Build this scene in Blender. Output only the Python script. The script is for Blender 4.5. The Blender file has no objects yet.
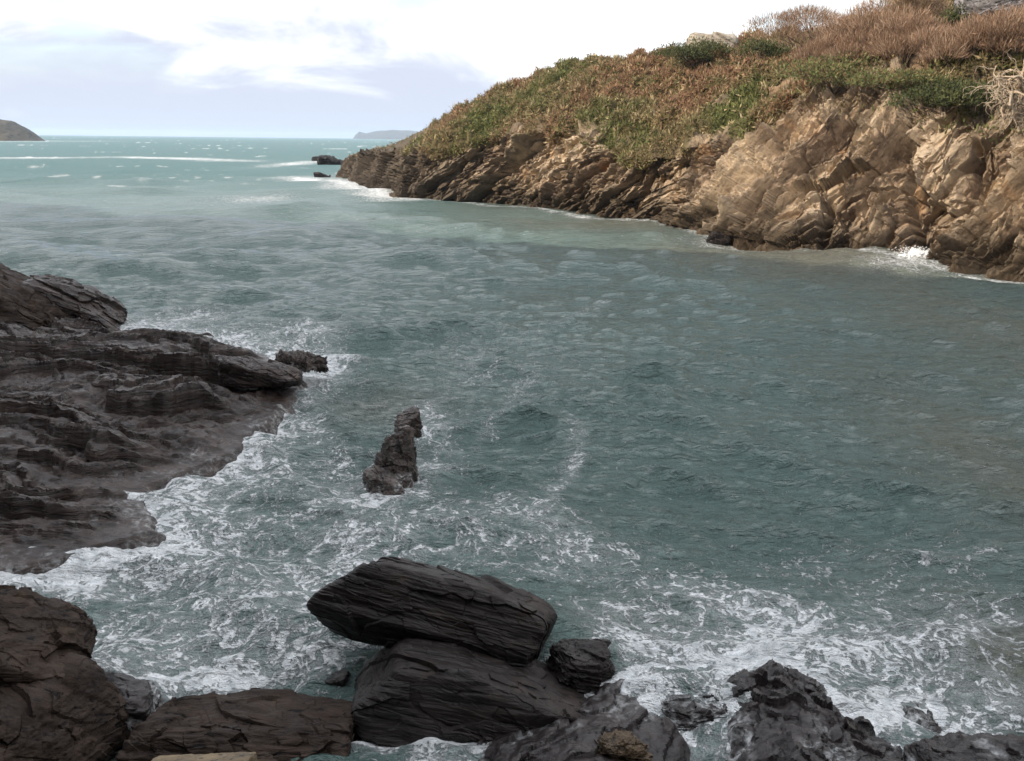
import bpy, math, random
import numpy as np
from mathutils import Vector, Matrix

random.seed(7)
RNG = np.random.default_rng(11)
scene = bpy.context.scene
COL = scene.collection
R_ = math.radians

# ------------------------------------------------------------------ camera
CAM_H, PITCH, ROLL, F = 8.0, R_(15.2), R_(0.62), 887.0
cam_d = bpy.data.cameras.new('camera')
cam_d.sensor_width = 36.0
cam_d.lens = F / 1024.0 * 36.0
cam_d.clip_start, cam_d.clip_end = 0.1, 60000.0
cam = bpy.data.objects.new('camera', cam_d)
COL.objects.link(cam)
CAM_M = Matrix.Rotation(math.pi / 2 - PITCH, 3, 'X') @ Matrix.Rotation(ROLL, 3, 'Z')
cam.matrix_world = Matrix.Translation((0, 0, CAM_H)) @ CAM_M.to_4x4()
scene.camera = cam


def ray(px, py):
    return CAM_M @ Vector(((px - 512.0) / F, (380.5 - py) / F, -1.0))


def ground(px, py, z=0.0):
    d = ray(px, py)
    k = (z - CAM_H) / d.z
    return Vector((d.x * k, d.y * k, z))


def at(px, py, Y):
    d = ray(px, py)
    k = Y / d.y
    return Vector((d.x * k, Y, CAM_H + d.z * k))


# ------------------------------------------------------------------ noise
_PERM = np.random.default_rng(3).permutation(256)
_PERM = np.concatenate([_PERM, _PERM, _PERM]).astype(np.int32)
_G = np.random.default_rng(5).normal(size=(256, 3))
_G = (_G / np.linalg.norm(_G, axis=1)[:, None]).astype(np.float32)


def perlin(x, y, z):
    x = np.asarray(x, np.float32); y = np.asarray(y, np.float32)
    z = np.broadcast_to(np.asarray(z, np.float32), x.shape)
    xf, yf, zf = np.floor(x), np.floor(y), np.floor(z)
    xi, yi, zi = xf.astype(np.int32) & 255, yf.astype(np.int32) & 255, zf.astype(np.int32) & 255
    fx, fy, fz = x - xf, y - yf, z - zf
    u = fx * fx * fx * (fx * (fx * 6 - 15) + 10)
    v = fy * fy * fy * (fy * (fy * 6 - 15) + 10)
    w = fz * fz * fz * (fz * (fz * 6 - 15) + 10)

    def g(dx, dy, dz):
        h = _PERM[_PERM[_PERM[xi + dx] + yi + dy] + zi + dz]
        gr = _G[h]
        return gr[..., 0] * (fx - dx) + gr[..., 1] * (fy - dy) + gr[..., 2] * (fz - dz)
    a = g(0, 0, 0); a = a + u * (g(1, 0, 0) - a)
    b = g(0, 1, 0); b = b + u * (g(1, 1, 0) - b)
    c = g(0, 0, 1); c = c + u * (g(1, 0, 1) - c)
    d = g(0, 1, 1); d = d + u * (g(1, 1, 1) - d)
    a = a + v * (b - a); c = c + v * (d - c)
    return (a + w * (c - a)) * 1.6


def fbm(x, y, z, octs=4, gain=0.5, ridged=False):
    s, amp, f, tot = 0.0, 1.0, 1.0, 0.0
    for i in range(octs):
        n = perlin(x * f + 17.3 * i, y * f - 9.1 * i, np.asarray(z) * f + 4.7 * i)
        if ridged:
            n = 1.0 - 2.0 * np.abs(n)
        s = s + amp * n
        tot += amp
        amp *= gain; f *= 2.03
    return s / tot


def hsh(i, j, seed=0):
    i = i.astype(np.int64); j = j.astype(np.int64)
    h = (i * 374761393 + j * 668265263 + seed * 1274126177) & 0xFFFFFFFF
    h = ((h ^ (h >> 13)) * 1274126177) & 0xFFFFFFFF
    h = h ^ (h >> 16)
    return (h & 0xFFFF).astype(np.float32) / 65535.0


def sstep(a, b, x):
    t = np.clip((x - a) / (b - a), 0, 1)
    return t * t * (3 - 2 * t)


def strata(s, l, P, ratio=3.0, seed=0):
    """blocks between bedding planes (s) and joints (l); -> 0..1 relief, each block tilted like a slab"""
    i = np.floor(s / P)
    f = s / P - i
    jj = l / (P * ratio) + hsh(i, i, seed + 5) * 7.0
    j = np.floor(jj)
    base = hsh(i, j, seed)
    tilt = f * (0.35 + 0.5 * hsh(i, j, seed + 2))
    return base * 0.7 + tilt * 0.6


def facets(u, v, su, sv, seed=0, tilt=0.5):
    """broken planar faces: each cell of a jittered lattice is a small tilted plane at its own height"""
    u = u / su; v = v / sv
    ui, vi = np.floor(u), np.floor(v)
    best = np.full(u.shape, 1e9); out = np.zeros(u.shape)
    for dx in (-1, 0, 1):
        for dy in (-1, 0, 1):
            ci, cj = ui + dx, vi + dy
            px = ci + 0.1 + 0.8 * hsh(ci, cj, seed); py = cj + 0.1 + 0.8 * hsh(ci, cj, seed + 1)
            ex, ey = u - px, v - py
            d = np.abs(ex) + np.abs(ey) * 0.9 + ex * ey * 0.3
            val = hsh(ci, cj, seed + 2) + tilt * (ex * (hsh(ci, cj, seed + 3) * 2 - 1) + ey * (hsh(ci, cj, seed + 4) * 2 - 1)) * 2
            m = d < best
            out = np.where(m, val, out); best = np.where(m, d, best)
    return out


# ------------------------------------------------------------------ mesh helpers
def make_mesh(name, V, F_idx, mat=None, smooth=False, attrs=None, cols=None):
    V = np.ascontiguousarray(V.reshape(-1, 3), np.float32)
    F_idx = np.ascontiguousarray(F_idx, np.int32)
    k = F_idx.shape[1]
    me = bpy.data.meshes.new(name)
    me.vertices.add(len(V)); me.vertices.foreach_set('co', V.ravel())
    me.loops.add(F_idx.size); me.loops.foreach_set('vertex_index', F_idx.ravel())
    me.polygons.add(len(F_idx))
    me.polygons.foreach_set('loop_start', np.arange(0, F_idx.size, k, dtype=np.int32))
    me.polygons.foreach_set('use_smooth', np.full(len(F_idx), smooth))
    me.update(calc_edges=True)
    for n, a in (attrs or {}).items():
        at_ = me.attributes.new(n, 'FLOAT', 'POINT')
        at_.data.foreach_set('value', np.ascontiguousarray(a.ravel(), np.float32))
    for n, c in (cols or {}).items():
        at_ = me.attributes.new(n, 'FLOAT_COLOR', 'POINT')
        c4 = np.ones((len(V), 4), np.float32); c4[:, :3] = c.reshape(-1, 3)
        at_.data.foreach_set('color', c4.ravel())
    if mat:
        me.materials.append(mat)
    return me


def link(name, me, parent=None, loc=(0, 0, 0), rot=(0, 0, 0)):
    o = bpy.data.objects.new(name, me)
    COL.objects.link(o)
    o.location = loc; o.rotation_euler = rot
    if parent:
        o.parent = parent
    return o


def tag(o, label=None, cat=None, group=None, kind=None):
    if label: o['label'] = label
    if cat: o['category'] = cat
    if group: o['group'] = group
    if kind: o['kind'] = kind
    return o


def grid_faces(ny, nx, wrap=False):
    idx = np.arange(ny * nx).reshape(ny, nx)
    if wrap:
        idx = np.concatenate([idx, idx[:, :1]], 1)
    return np.stack([idx[:-1, :-1], idx[:-1, 1:], idx[1:, 1:], idx[1:, :-1]], -1).reshape(-1, 4)


def grid_normals(V):
    du = np.gradient(V, axis=1); dv = np.gradient(V, axis=0)
    n = np.cross(du, dv)
    return n / (np.linalg.norm(n, axis=-1, keepdims=True) + 1e-9)


# ------------------------------------------------------------------ node helpers
class NT:
    def __init__(s, mat):
        s.t = mat.node_tree; s.n = s.t.nodes; s.l = s.t.links

    def add(s, typ, **kw):
        n = s.n.new(typ)
        ins = kw.pop('ins', {})
        for k, v in kw.items():
            setattr(n, k, v)
        for k, v in ins.items():
            if hasattr(v, 'is_output') or isinstance(v, bpy.types.NodeSocket):
                s.l.new(v, n.inputs[k])
            else:
                n.inputs[k].default_value = v
        return n

    def math(s, op, a, b=0.0, c=0.0, clamp=False):
        n = s.add('ShaderNodeMath', operation=op, use_clamp=clamp, ins={0: a, 1: b, 2: c})
        return n.outputs[0]

    def ramp(s, fac, stops, interp='LINEAR'):
        n = s.add('ShaderNodeValToRGB', ins={'Fac': fac})
        cr = n.color_ramp; cr.interpolation = interp
        while len(cr.elements) < len(stops):
            cr.elements.new(0.5)
        for e, (p, c) in zip(cr.elements, stops):
            e.position = p
            e.color = (c, c, c, 1) if isinstance(c, (int, float)) else (*c, 1)
        return n.outputs['Color']

    def mix(s, fac, a, b, blend='MIX'):
        n = s.add('ShaderNodeMix', data_type='RGBA', blend_type=blend)
        for k, v in ((0, fac), (6, a), (7, b)):
            sock = n.inputs[k]
            if isinstance(v, bpy.types.NodeSocket):
                s.l.new(v, sock)
            elif k == 0:
                sock.default_value = v
            elif isinstance(v, (int, float)):
                sock.default_value = (v, v, v, 1)
            else:
                sock.default_value = (*v, 1)
        return n.outputs[2]

    def noise(s, vec, scale, detail=4, rough=0.55, dist=0.0):
        n = s.add('ShaderNodeTexNoise', ins={'Vector': vec, 'Scale': scale, 'Detail': detail, 'Roughness': rough, 'Distortion': dist})
        return n.outputs['Fac']

    def mapping(s, vec, scale=(1, 1, 1), rot=(0, 0, 0), loc=(0, 0, 0)):
        n = s.add('ShaderNodeMapping', ins={'Vector': vec, 'Scale': scale, 'Rotation': rot, 'Location': loc})
        return n.outputs[0]

    def maprange(s, v, a, b, c=0.0, d=1.0, smooth=True):
        n = s.add('ShaderNodeMapRange', interpolation_type='SMOOTHSTEP' if smooth else 'LINEAR',
                  ins={'Value': v, 'From Min': a, 'From Max': b, 'To Min': c, 'To Max': d})
        return n.outputs[0]

    def attr(s, name, out='Fac'):
        return s.add('ShaderNodeAttribute', attribute_name=name).outputs[out]


def new_mat(name):
    m = bpy.data.materials.new(name)
    m.use_nodes = True
    t = NT(m)
    b = t.n['Principled BSDF']
    return m, t, b


def rock_mat(name, dark, mid, light, rough=(0.35, 0.7), sc=(0.6, 4.0, 4.0), bump=0.05, foam_z=None, foam_amt=0.5, lichen=0.0, lichen_col=(0.16, 0.12, 0.05), spec=0.5):
    m, t, b = new_mat(name)
    co = t.add('ShaderNodeTexCoord').outputs['Object']
    pos = t.add('ShaderNodeNewGeometry').outputs['Position']
    wn = t.add('ShaderNodeTexNoise', ins={'Vector': co, 'Scale': 0.7, 'Detail': 3})
    warp = t.add('ShaderNodeVectorMath', operation='MULTIPLY_ADD', ins={0: wn.outputs['Color'], 1: (0.5, 0.5, 0.5), 2: co}).outputs[0]
    st = t.noise(t.mapping(warp, sc), 1.0, 8, 0.62)
    st2 = t.noise(t.mapping(warp, tuple(v * 3.1 for v in sc)), 1.0, 6, 0.6)
    blot = t.noise(co, 1.1, 6, 0.6)
    grain = t.noise(co, 38.0, 4, 0.7)
    mixv = t.math('ADD', t.math('MULTIPLY', st, 0.65), t.math('MULTIPLY', blot, 0.35))
    col = t.ramp(mixv, [(0.34, dark), (0.5, mid), (0.68, light)])
    col = t.mix(t.math('MULTIPLY', t.maprange(grain, 0.4, 0.75), 0.4), col, light)
    crack = t.maprange(st2, 0.36, 0.44)
    col = t.mix(t.math('SUBTRACT', 1.0, crack), col, tuple(v * 0.45 for v in dark))
    if lichen > 0:
        lm = t.maprange(t.noise(co, 2.3, 7, 0.68), 0.62 - 0.1 * lichen, 0.72)
        col = t.mix(t.math('MULTIPLY', lm, lichen), col, lichen_col)
    rg = t.maprange(t.noise(co, 2.0, 5, 0.6), 0.3, 0.7, rough[0], rough[1])
    if foam_z is not None:
        pz = t.add('ShaderNodeSeparateXYZ', ins={0: pos}).outputs[2]
        big = t.noise(pos, 0.8, 4, 0.6)
        lace = t.add('ShaderNodeTexVoronoi', feature='DISTANCE_TO_EDGE',
                     ins={'Vector': t.add('ShaderNodeVectorMath', operation='MULTIPLY_ADD', ins={0: t.add('ShaderNodeTexNoise', ins={'Vector': pos, 'Scale': 2.2, 'Detail': 4}).outputs['Color'], 1: (0.9, 0.9, 0.9), 2: pos}).outputs[0], 'Scale': 2.4}).outputs['Distance']
        wet = t.maprange(t.math('SUBTRACT', pz, t.math('MULTIPLY', t.math('SUBTRACT', big, 0.45), 1.2)), foam_z, foam_z - 0.25)
        wash = t.math('MULTIPLY', wet, t.math('ADD', t.math('MULTIPLY', t.maprange(lace, 0.14, 0.0), 0.5), t.math('MULTIPLY', t.maprange(t.noise(pos, 1.6, 8, 0.7, 1.2), 0.46, 0.62), 0.6), clamp=True))
        wash = t.math('MULTIPLY', wash, t.maprange(t.noise(pos, 5.0, 5, 0.7), 0.4, 0.6))
        wash = t.math('MULTIPLY', wash, foam_amt, clamp=True)
        col = t.mix(wash, col, (0.62, 0.63, 0.63))
        rg = t.math('ADD', rg, t.math('MULTIPLY', wash, 0.4), clamp=True)
    h = t.math('ADD', t.math('MULTIPLY', st, 0.6), t.math('MULTIPLY', st2, 0.35))
    h = t.math('ADD', h, t.math('MULTIPLY', grain, 0.06))
    bm = t.add('ShaderNodeBump', ins={'Strength': 0.9, 'Distance': bump * 3, 'Height': h})
    t.l.new(col, b.inputs['Base Color']); t.l.new(rg, b.inputs['Roughness']); t.l.new(bm.outputs[0], b.inputs['Normal'])
    b.inputs['Specular IOR Level'].default_value = spec
    return m


# ------------------------------------------------------------------ light and sky
SUN = Vector((-0.85, -0.53, 0)).normalized() * math.cos(R_(30)) + Vector((0, 0, math.sin(R_(30))))
sun_d = bpy.data.lights.new('sun', 'SUN')
sun_d.energy, sun_d.angle, sun_d.color = 3.0, R_(0.5), (1.0, 0.87, 0.70)
sun = bpy.data.objects.new('sun', sun_d)
COL.objects.link(sun)
sun.rotation_euler = SUN.to_track_quat('Z', 'Y').to_euler()

world = bpy.data.worlds.new('World')
scene.world = world
world.use_nodes = True
wt = NT(world)
wt.n.clear()
sky = wt.add('ShaderNodeTexSky', sky_type='NISHITA', sun_disc=False, sun_elevation=R_(30), sun_rotation=math.atan2(SUN.x, SUN.y) % (2 * math.pi))
sky.air_density, sky.dust_density, sky.ozone_density = 1.0, 1.5, 1.0
bg_sky = wt.add('ShaderNodeBackground', ins={'Color': sky.outputs[0], 'Strength': 0.15})
dirv = wt.add('ShaderNodeTexCoord').outputs['Generated']
sp = wt.add('ShaderNodeSeparateXYZ', ins={0: dirv})
dz = wt.math('MAXIMUM', sp.outputs[2], 0.0)
vec = wt.mapping(dirv, (3.0, 3.0, 9.0), (0, 0, 0), (1.3, 0.6, 0.2))
cn = wt.noise(vec, 0.9, 7, 0.55, 0.4)
cover = wt.maprange(cn, 0.30, 0.46)
puff = wt.noise(vec, 1.7, 8, 0.58, 0.5)
low = wt.maprange(wt.math('ADD', dz, wt.math('MULTIPLY', wt.math('SUBTRACT', puff, 0.5), 0.16)), 0.025, 0.125)   # the low bank of cloud over the sea
west = wt.maprange(sp.outputs[0], -0.10, 0.20)          # thins out towards the headland
bank = wt.math('MULTIPLY', wt.math('SUBTRACT', 1.0, low), wt.math('SUBTRACT', 1.0, west))
bright = wt.maprange(wt.math('ADD', wt.math('ADD', puff, wt.math('MULTIPLY', west, 0.16)), wt.math('MULTIPLY', bank, -0.42)), 0.13, 0.57)
ccol = wt.mix(bright, (0.365, 0.395, 0.47), (0.66, 0.665, 0.67))
ccol = wt.mix(wt.maprange(dz, 0.30, 0.60), ccol, (0.84, 0.87, 0.92))   # unseen cloud overhead, brightened to raise the ambient light
bg_cl = wt.add('ShaderNodeBackground', ins={'Color': ccol, 'Strength': 1.0})
covl = wt.math('MAXIMUM', cover, wt.math('SUBTRACT', 1.0, low))
g_dir = ray(72, 8).normalized()
gd = wt.add('ShaderNodeVectorMath', operation='DISTANCE', ins={0: wt.mapping(dirv, (1, 1, 1.7)), 1: (g_dir.x, g_dir.y, g_dir.z * 1.7)}).outputs['Value']
gap_ = wt.maprange(wt.math('ADD', gd, wt.math('MULTIPLY', wt.math('SUBTRACT', puff, 0.5), 0.10)), 0.015, 0.05)   # a gap in the cloud
covl = wt.math('MULTIPLY', covl, wt.math('ADD', 0.35, wt.math('MULTIPLY', gap_, 0.65)))
mixs = wt.add('ShaderNodeMixShader', ins={0: covl, 1: bg_sky.outputs[0], 2: bg_cl.outputs[0]})
wo = wt.add('ShaderNodeOutputWorld', ins={'Surface': mixs.outputs[0]})

scene.view_settings.view_transform = 'Standard'
scene.view_settings.look = 'None'
scene.view_settings.exposure = 1.0
scene.view_settings.gamma = 1.0
scene.view_settings.use_curve_mapping = False
scene.render.engine = 'CYCLES'
scene.cycles.max_bounces = 6
scene.cycles.volume_bounces = 1
scene.cycles.use_denoising = True

# ------------------------------------------------------------------ the cliff headland
T_ = np.array([0.49, -0.87, 0.0]); N_ = np.array([0.87, 0.49, 0.0])
Wpx = [[338, 176], [362, 184], [385, 191], [400, 196], [430, 199], [470, 201], [510, 205], [560, 212], [610, 217], [660, 222], [700, 231], [740, 240], [790, 249], [840, 253], [880, 258], [930, 263], [980, 271], [1030, 278]]
Rpx = [[345, 164, 188], [370, 158, 165], [392, 154, 145], [404, 146, 132], [440, 150, 122], [490, 137, 119], [560, 131, 107], [616, 143, 99], [640, 160, 93], [690, 150, 89], [730, 138, 85], [790, 104, 80], [865, 98, 74], [917, 90, 70], [945, 110, 66], [1030, 118, 62], [1080, 110, 58]]
Cpx = [[347, 163, 196], [375, 156, 176], [398, 151, 150], [406, 141, 140], [430, 129, 138], [470, 110, 138], [500, 98, 135], [530, 84, 132], [560, 72, 128], [600, 67, 122], [640, 63, 118], [680, 58, 114], [720, 50, 110], [790, 46, 101], [830, 40, 97], [900, 24, 90], [940, 10, 86], [1040, -22, 79], [1200, -55, 74]]
Wpx, Rpx, Cpx = (np.array(a, float) for a in (Wpx, Rpx, Cpx))
secs = [(338, 345, 347), (385, 388, 401), (400, 412, 436), (430, 448, 500), (510, 545, 610), (610, 640, 715), (700, 735, 820), (790, 830, 925), (880, 915, 1040), (1030, 1075, 1190)]
secs = np.array(secs, float)


def secpts(u_px):
    w = np.interp(u_px, secs[:, 0], secs[:, 0]); r = np.interp(u_px, secs[:, 0], secs[:, 1]); c = np.interp(u_px, secs[:, 0], secs[:, 2])
    wp = np.array([ground(x, np.interp(x, Wpx[:, 0], Wpx[:, 1])) for x in w])
    rp = np.array([at(x, np.interp(x, Rpx[:, 0], Rpx[:, 1]), np.interp(x, Rpx[:, 0], Rpx[:, 2])) for x in r])
    cp = np.array([at(x, np.interp(x, Cpx[:, 0], Cpx[:, 1]), np.interp(x, Cpx[:, 0], Cpx[:, 2])) for x in c])
    return wp, rp, cp


upx = np.linspace(338, 1030, 1150)
wp, rp, cp = secpts(upx)
# round the far tip, and on past the right of the frame into the head of the cove
tipW = np.array([[-30, 214, 0], [-34, 205, 0], [-36.5, 196, 0]]); tipR = np.array([[-29, 213, 1.5], [-31, 205, 3], [-33, 198, 4]]); tipC = np.array([[-26, 212, 2.0], [-27, 208, 3.5], [-31, 200, 4.0]])
endW = np.array([[40, 44, 0], [46, 34, 0], [48, 22, 0], [44, 8, 0], [36, -2, 0.]]); endR = np.array([[46, 47, 12], [52, 35, 12], [54, 22, 12], [50, 5, 12], [40, -8, 12.]]); endC = np.array([[66, 60, 24], [72, 42, 25], [74, 22, 25], [68, -6, 24], [52, -26, 24.]])


def dens(a0, a, n):
    out = []
    pts = np.vstack([a0, a])
    for i in range(len(a)):
        for k in range(n):
            out.append(pts[i] + (pts[i + 1] - pts[i]) * (k + 1) / n)
    return np.array(out)


def dens_pre(a, a1, n):
    return dens(a1, a[::-1], n)[::-1]


wp = np.vstack([dens_pre(tipW, wp[:1], 25), wp, dens(wp[-1:], endW, 50)])
rp = np.vstack([dens_pre(tipR, rp[:1], 25), rp, dens(rp[-1:], endR, 50)])
cp = np.vstack([dens_pre(tipC, cp[:1], 25), cp, dens(cp[-1:], endC, 50)])


def smooth1(a, n):
    k = np.hanning(n + 2)[1:-1]; k /= k.sum()
    pad = np.pad(a, ((n // 2, n // 2), (0, 0)), mode='edge')
    return np.stack([np.convolve(pad[:, i], k, 'valid') for i in range(3)], 1)[:len(a)]


wp = smooth1(wp, 21); rp = smooth1(rp, 41); cp = smooth1(cp, 41)
inl = cp - wp; inl[:, 2] = 0
inl /= np.linalg.norm(inl, axis=1)[:, None]
bp1 = cp + inl * 30 + np.array([0, 0, -1.0]); bp2 = cp + inl * 90 + np.array([0, 0, -6.0])
bp3 = cp + inl * 110; bp3[:, 2] = -2.4
NV_U, NV_R, NV_S = 8, 210, 150
rows, vv = [], []
for i in range(NV_U):
    t = i / NV_U
    p = wp - inl * (1.6 * (1 - t)); p = p.copy(); p[:, 2] = -2.2 * (1 - t); rows.append(p); vv.append(-1 + t)
for i in range(NV_R):
    t = i / NV_R
    p = wp + (rp - wp) * t
    p[:, 2] = rp[:, 2] * (t ** 0.85)
    rows.append(p); vv.append(t)
for i in range(NV_S + 1):
    t = i / NV_S
    p = rp + (cp - rp) * t
    p[:, 2] = rp[:, 2] + (cp[:, 2] - rp[:, 2]) * (0.72 * t + 0.28 * math.sin(t * math.pi / 2))
    rows.append(p); vv.append(1 + t)
for i in range(1, 21):
    t = i / 20
    rows.append(cp + (bp1 - cp) * t); vv.append(2 + t)
for i in range(1, 9):
    t = i / 8
    rows.append(bp1 + (bp2 - bp1) * t); vv.append(3 + t)
rows.append(bp3); vv.append(4.3)
HV = np.stack(rows)                       # [nv, nu, 3]
vv = np.array(vv)[:, None] + np.zeros(HV.shape[1])[None, :]
HN = -grid_normals(HV)
if HN[100, 600] @ np.array([-0.87, -0.49, 0.3]) < 0:
    HN = -HN
X, Y, Z = HV[..., 0], HV[..., 1], HV[..., 2]
a = X * T_[0] + Y * T_[1]
nn = X * N_[0] + Y * N_[1]
TH = R_(34) + R_(24) * sstep(-75, -45, a)
wob = fbm(X * 0.05, Y * 0.05, Z * 0.08, 4)
wob2 = fbm(X * 0.22 + 9, Y * 0.22, Z * 0.3, 4)
s_ = -(a + 50) * np.sin(TH) + Z * np.cos(TH) + wob * 2.0 + wob2 * 0.35
l_ = (a + 50) * np.cos(TH) + Z * np.sin(TH) + wob2 * 0.8


def slabs(P, ratio, seed):
    """leaning slabs: each stands out at its lower edge, undercut below, and leans back upwards"""
    q = s_ / P + 0.16 * perlin(l_ / (P * 3.0), nn / (P * 3.0), seed * 1.7)
    i = np.floor(q); f = q - i
    j = np.floor(l_ / (P * ratio) + hsh(i, i, seed + 5) * 7.0)
    h = hsh(i, j, seed)
    return h * 0.55 + sstep(0.0, 0.10, f) * (1 - f) * (0.35 + 0.75 * hsh(i, j, seed + 3))


wR = sstep(-78, -50, a)                    # towards the head of the cove the rock is more massive
D = slabs(4.6, 3.6, 1) * 2.4 + slabs(1.7, 4.0, 2) * 0.95 + slabs(0.62, 5.0, 3) * 0.42 * (1 - 0.35 * wR)
D += facets(l_, s_, 6.5, 3.2, 31) * 1.3 + facets(l_, s_, 2.3, 1.1, 41) * 0.75 + facets(l_, s_, 0.9, 0.45, 51) * 0.42 * (1 - 0.15 * wR) + facets(a + 0.25 * Z + wob2, Z + wob2, 4.2, 5.5, 61, 0.8) * 0.95 * wR + facets(a + 0.2 * Z, Z, 1.3, 2.2, 71, 0.8) * 0.5 * wR
D += fbm(X * 0.5, Y * 0.5, Z * 0.5, 5) * 0.35 + fbm(X * 2.1, Y * 2.1, Z * 2.1, 3) * 0.16 + strata(l_ * 0.9 + s_ * 0.2, s_, 2.6, 1.6, 4) * 0.6
D -= 3.4 + 0.5 * wR
for P_, wd_, dp_, sd_ in ((4.6, 0.030, 1.2, 1), (1.7, 0.06, 0.45, 2)):      # open bedding cracks
    q_ = s_ / P_ + 0.16 * perlin(l_ / (P_ * 3.0), nn / (P_ * 3.0), sd_ * 1.7)
    f_ = np.abs(q_ - np.round(q_))
    D -= dp_ * np.exp(-(f_ / wd_) ** 2) * sstep(-0.15, 0.25, perlin(l_ * 0.12, s_ * 0.3, 7.0 + sd_))
for P_, dp_, sd_ in ((5.0, 1.1, 5), (2.1, 0.4, 6)):                           # steep joints
    q_ = (a + 0.22 * Z) / P_ + 0.35 * wob2 + 0.2 * wob
    f_ = np.abs(q_ - np.round(q_))
    D -= dp_ * np.exp(-(f_ * P_ / 0.13) ** 2) * sstep(0.0, 0.3, perlin(a * 0.2, Z * 0.18, 17.0 + sd_)) * (0.3 + 0.7 * wR)


def crack(p0, p1, width, depth):
    """a cleft in the rock between two points of the face (given as along-cliff metres and height)"""
    ax, az = p0; bx, bz = p1
    tt = np.clip(((a - ax) * (bx - ax) + (Z - az) * (bz - az)) / ((bx - ax) ** 2 + (bz - az) ** 2), 0, 1)
    wv = wob2 * 0.35
    d = np.hypot(a + wv - ax - tt * (bx - ax), Z - az - tt * (bz - az))
    return -depth * (0.35 * np.exp(-(d / width) ** 2) + 0.65 * (1 - sstep(0.25 * width, 0.6 * width, d)))


def facept(px, py, Yd):
    p = at(px, py, Yd)
    return (p.x * T_[0] + p.y * T_[1], p.z)


g880 = ground(882, 258)
D += crack(facept(884, 258, 61), facept(876, 160, 65.5), 0.7, 3.8)
D += crack(facept(655, 219, 87), facept(712, 170, 87), 0.5, 3.0)
D += crack(facept(800, 245, 67), facept(812, 205, 69), 0.8, 2.0)
D += crack(facept(620, 214, 94), facept(668, 165, 93), 0.45, 2.6)
D += crack(facept(950, 250, 60), facept(1000, 150, 64), 0.5, 2.4)
# rock below, heath above; the border wanders
bord = fbm(X * 0.12, Y * 0.12, Z * 0.12 + 3, 4) * 0.55 + fbm(X * 0.5, Y * 0.5, Z * 0.5, 3) * 0.12
rockm = 1 - sstep(0.93, 1.06, vv + bord)
jcol = np.arange(HV.shape[1]).astype(float)[None, :]
rockm = np.maximum(rockm, 1 - sstep(165, 215, jcol + bord * 60))
# two bare patches up on the slope
for (px, py, Yd, rad) in ((722, 118, 92, 1.3), (800, 104, 84, 2.6), (880, 105, 76, 4.0), (915, 100, 73, 3.5), (1000, 140, 66, 4.0)):
    q = at(px, py, Yd)
    dd = np.sqrt((X - q.x) ** 2 + (Y - q.y) ** 2 + (Z - q.z) ** 2)
    rockm = np.maximum(rockm, 1 - sstep(rad * 0.6, rad * 1.3, dd + bord * 5))
amp = rockm * sstep(-1.0, 0.25, vv + 0.0) 
tipf = np.clip((np.arange(HV.shape[1]) - 0) / 150.0, 0.35, 1.0)[None, :]
mound = fbm(X * 0.18, Y * 0.18, Z * 0.18 + 8, 3) * 0.9 + np.abs(perlin(X * 0.42, Y * 0.42, Z * 0.42 + 3)) * 1.5 + np.abs(perlin(X * 1.0, Y * 1.0, Z * 1.0 + 9)) * 0.8
veg = (1 - rockm) * (1 - sstep(3.0, 4.0, vv) * 0.5)
tipcut = 1 - (1 - sstep(185, 260, jcol)) * sstep(0.75, 1.05, vv)          # keeps the low tip low
D = D * tipcut
HV2 = HV + HN * (D * amp * tipf * 0.85 + 1.35 * mound * veg * tipf)[..., None]
HV2 = HV2 + np.array([0, 0, 1.0]) * ((1 - sstep(130, 190, jcol)) * rockm * fbm(X * 0.45, Y * 0.45, Z * 0 + 2, 5, ridged=True) * 1.7 * sstep(0.2, 0.8, vv))[..., None]

# colours of the rock: tan, pinkish and grey beds, rust stains, a dark tide zone; plus painted crack shade
X2, Y2, Z2 = HV2[..., 0], HV2[..., 1], HV2[..., 2]
bed = fbm(s_ * 0.55, l_ * 0.09, nn * 0.2, 5)
blot = fbm(X * 0.18 + 30, Y * 0.18, Z * 0.2, 4)
fine = fbm(s_ * 2.5, l_ * 0.5, nn * 0.6, 4)


def lerp(c0, c1, t):
    t = np.clip(t, 0, 1)[..., None]
    return np.asarray(c0) * (1 - t) + np.asarray(c1) * t


rc = lerp((0.19, 0.135, 0.095), (0.45, 0.352, 0.25), 0.5 + bed * 1.5)
rc = rc * (1 - 0.55 * sstep(0.05, 0.45, blot)[..., None]) + np.array((0.17, 0.12, 0.085)) * (0.55 * sstep(0.05, 0.45, blot)[..., None])
ru = sstep(0.2, 0.5, fbm(X * 0.3, Y * 0.3 + 40, Z * 0.3, 3)) * 0.6
rc = rc * (1 - ru[..., None]) + np.array((0.38, 0.22, 0.11)) * ru[..., None]
rc *= (1 + fine * (0.75 - 0.2 * wR))[..., None]
gap = sstep(0.55, 0.95, 1 - np.abs(fbm(s_ * 0.9, l_ * 0.16, nn * 0.1 + 7, 3)) * 4)  # dark cracks between beds: their shade is painted into the rock colour
rc *= (1 - 0.5 * gap * (1 - 0.5 * wR))[..., None]
tide = 1 - sstep(0.9, 3.0, Z2 + blot * 2.0 + fine * 0.6)
rc = rc * (1 - tide[..., None] * 0.86) + np.array((0.055, 0.040, 0.026)) * tide[..., None] * 0.86
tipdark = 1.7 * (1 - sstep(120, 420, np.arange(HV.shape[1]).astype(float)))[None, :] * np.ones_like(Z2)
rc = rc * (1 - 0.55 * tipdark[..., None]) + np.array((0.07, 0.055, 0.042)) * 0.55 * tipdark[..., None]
gsl = fbm(X * 0.1, Y * 0.1, Z * 0.1 + 20, 4)
vc = lerp((0.10, 0.075, 0.035), (0.085, 0.095, 0.03), 0.5 + gsl * 1.5)
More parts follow.
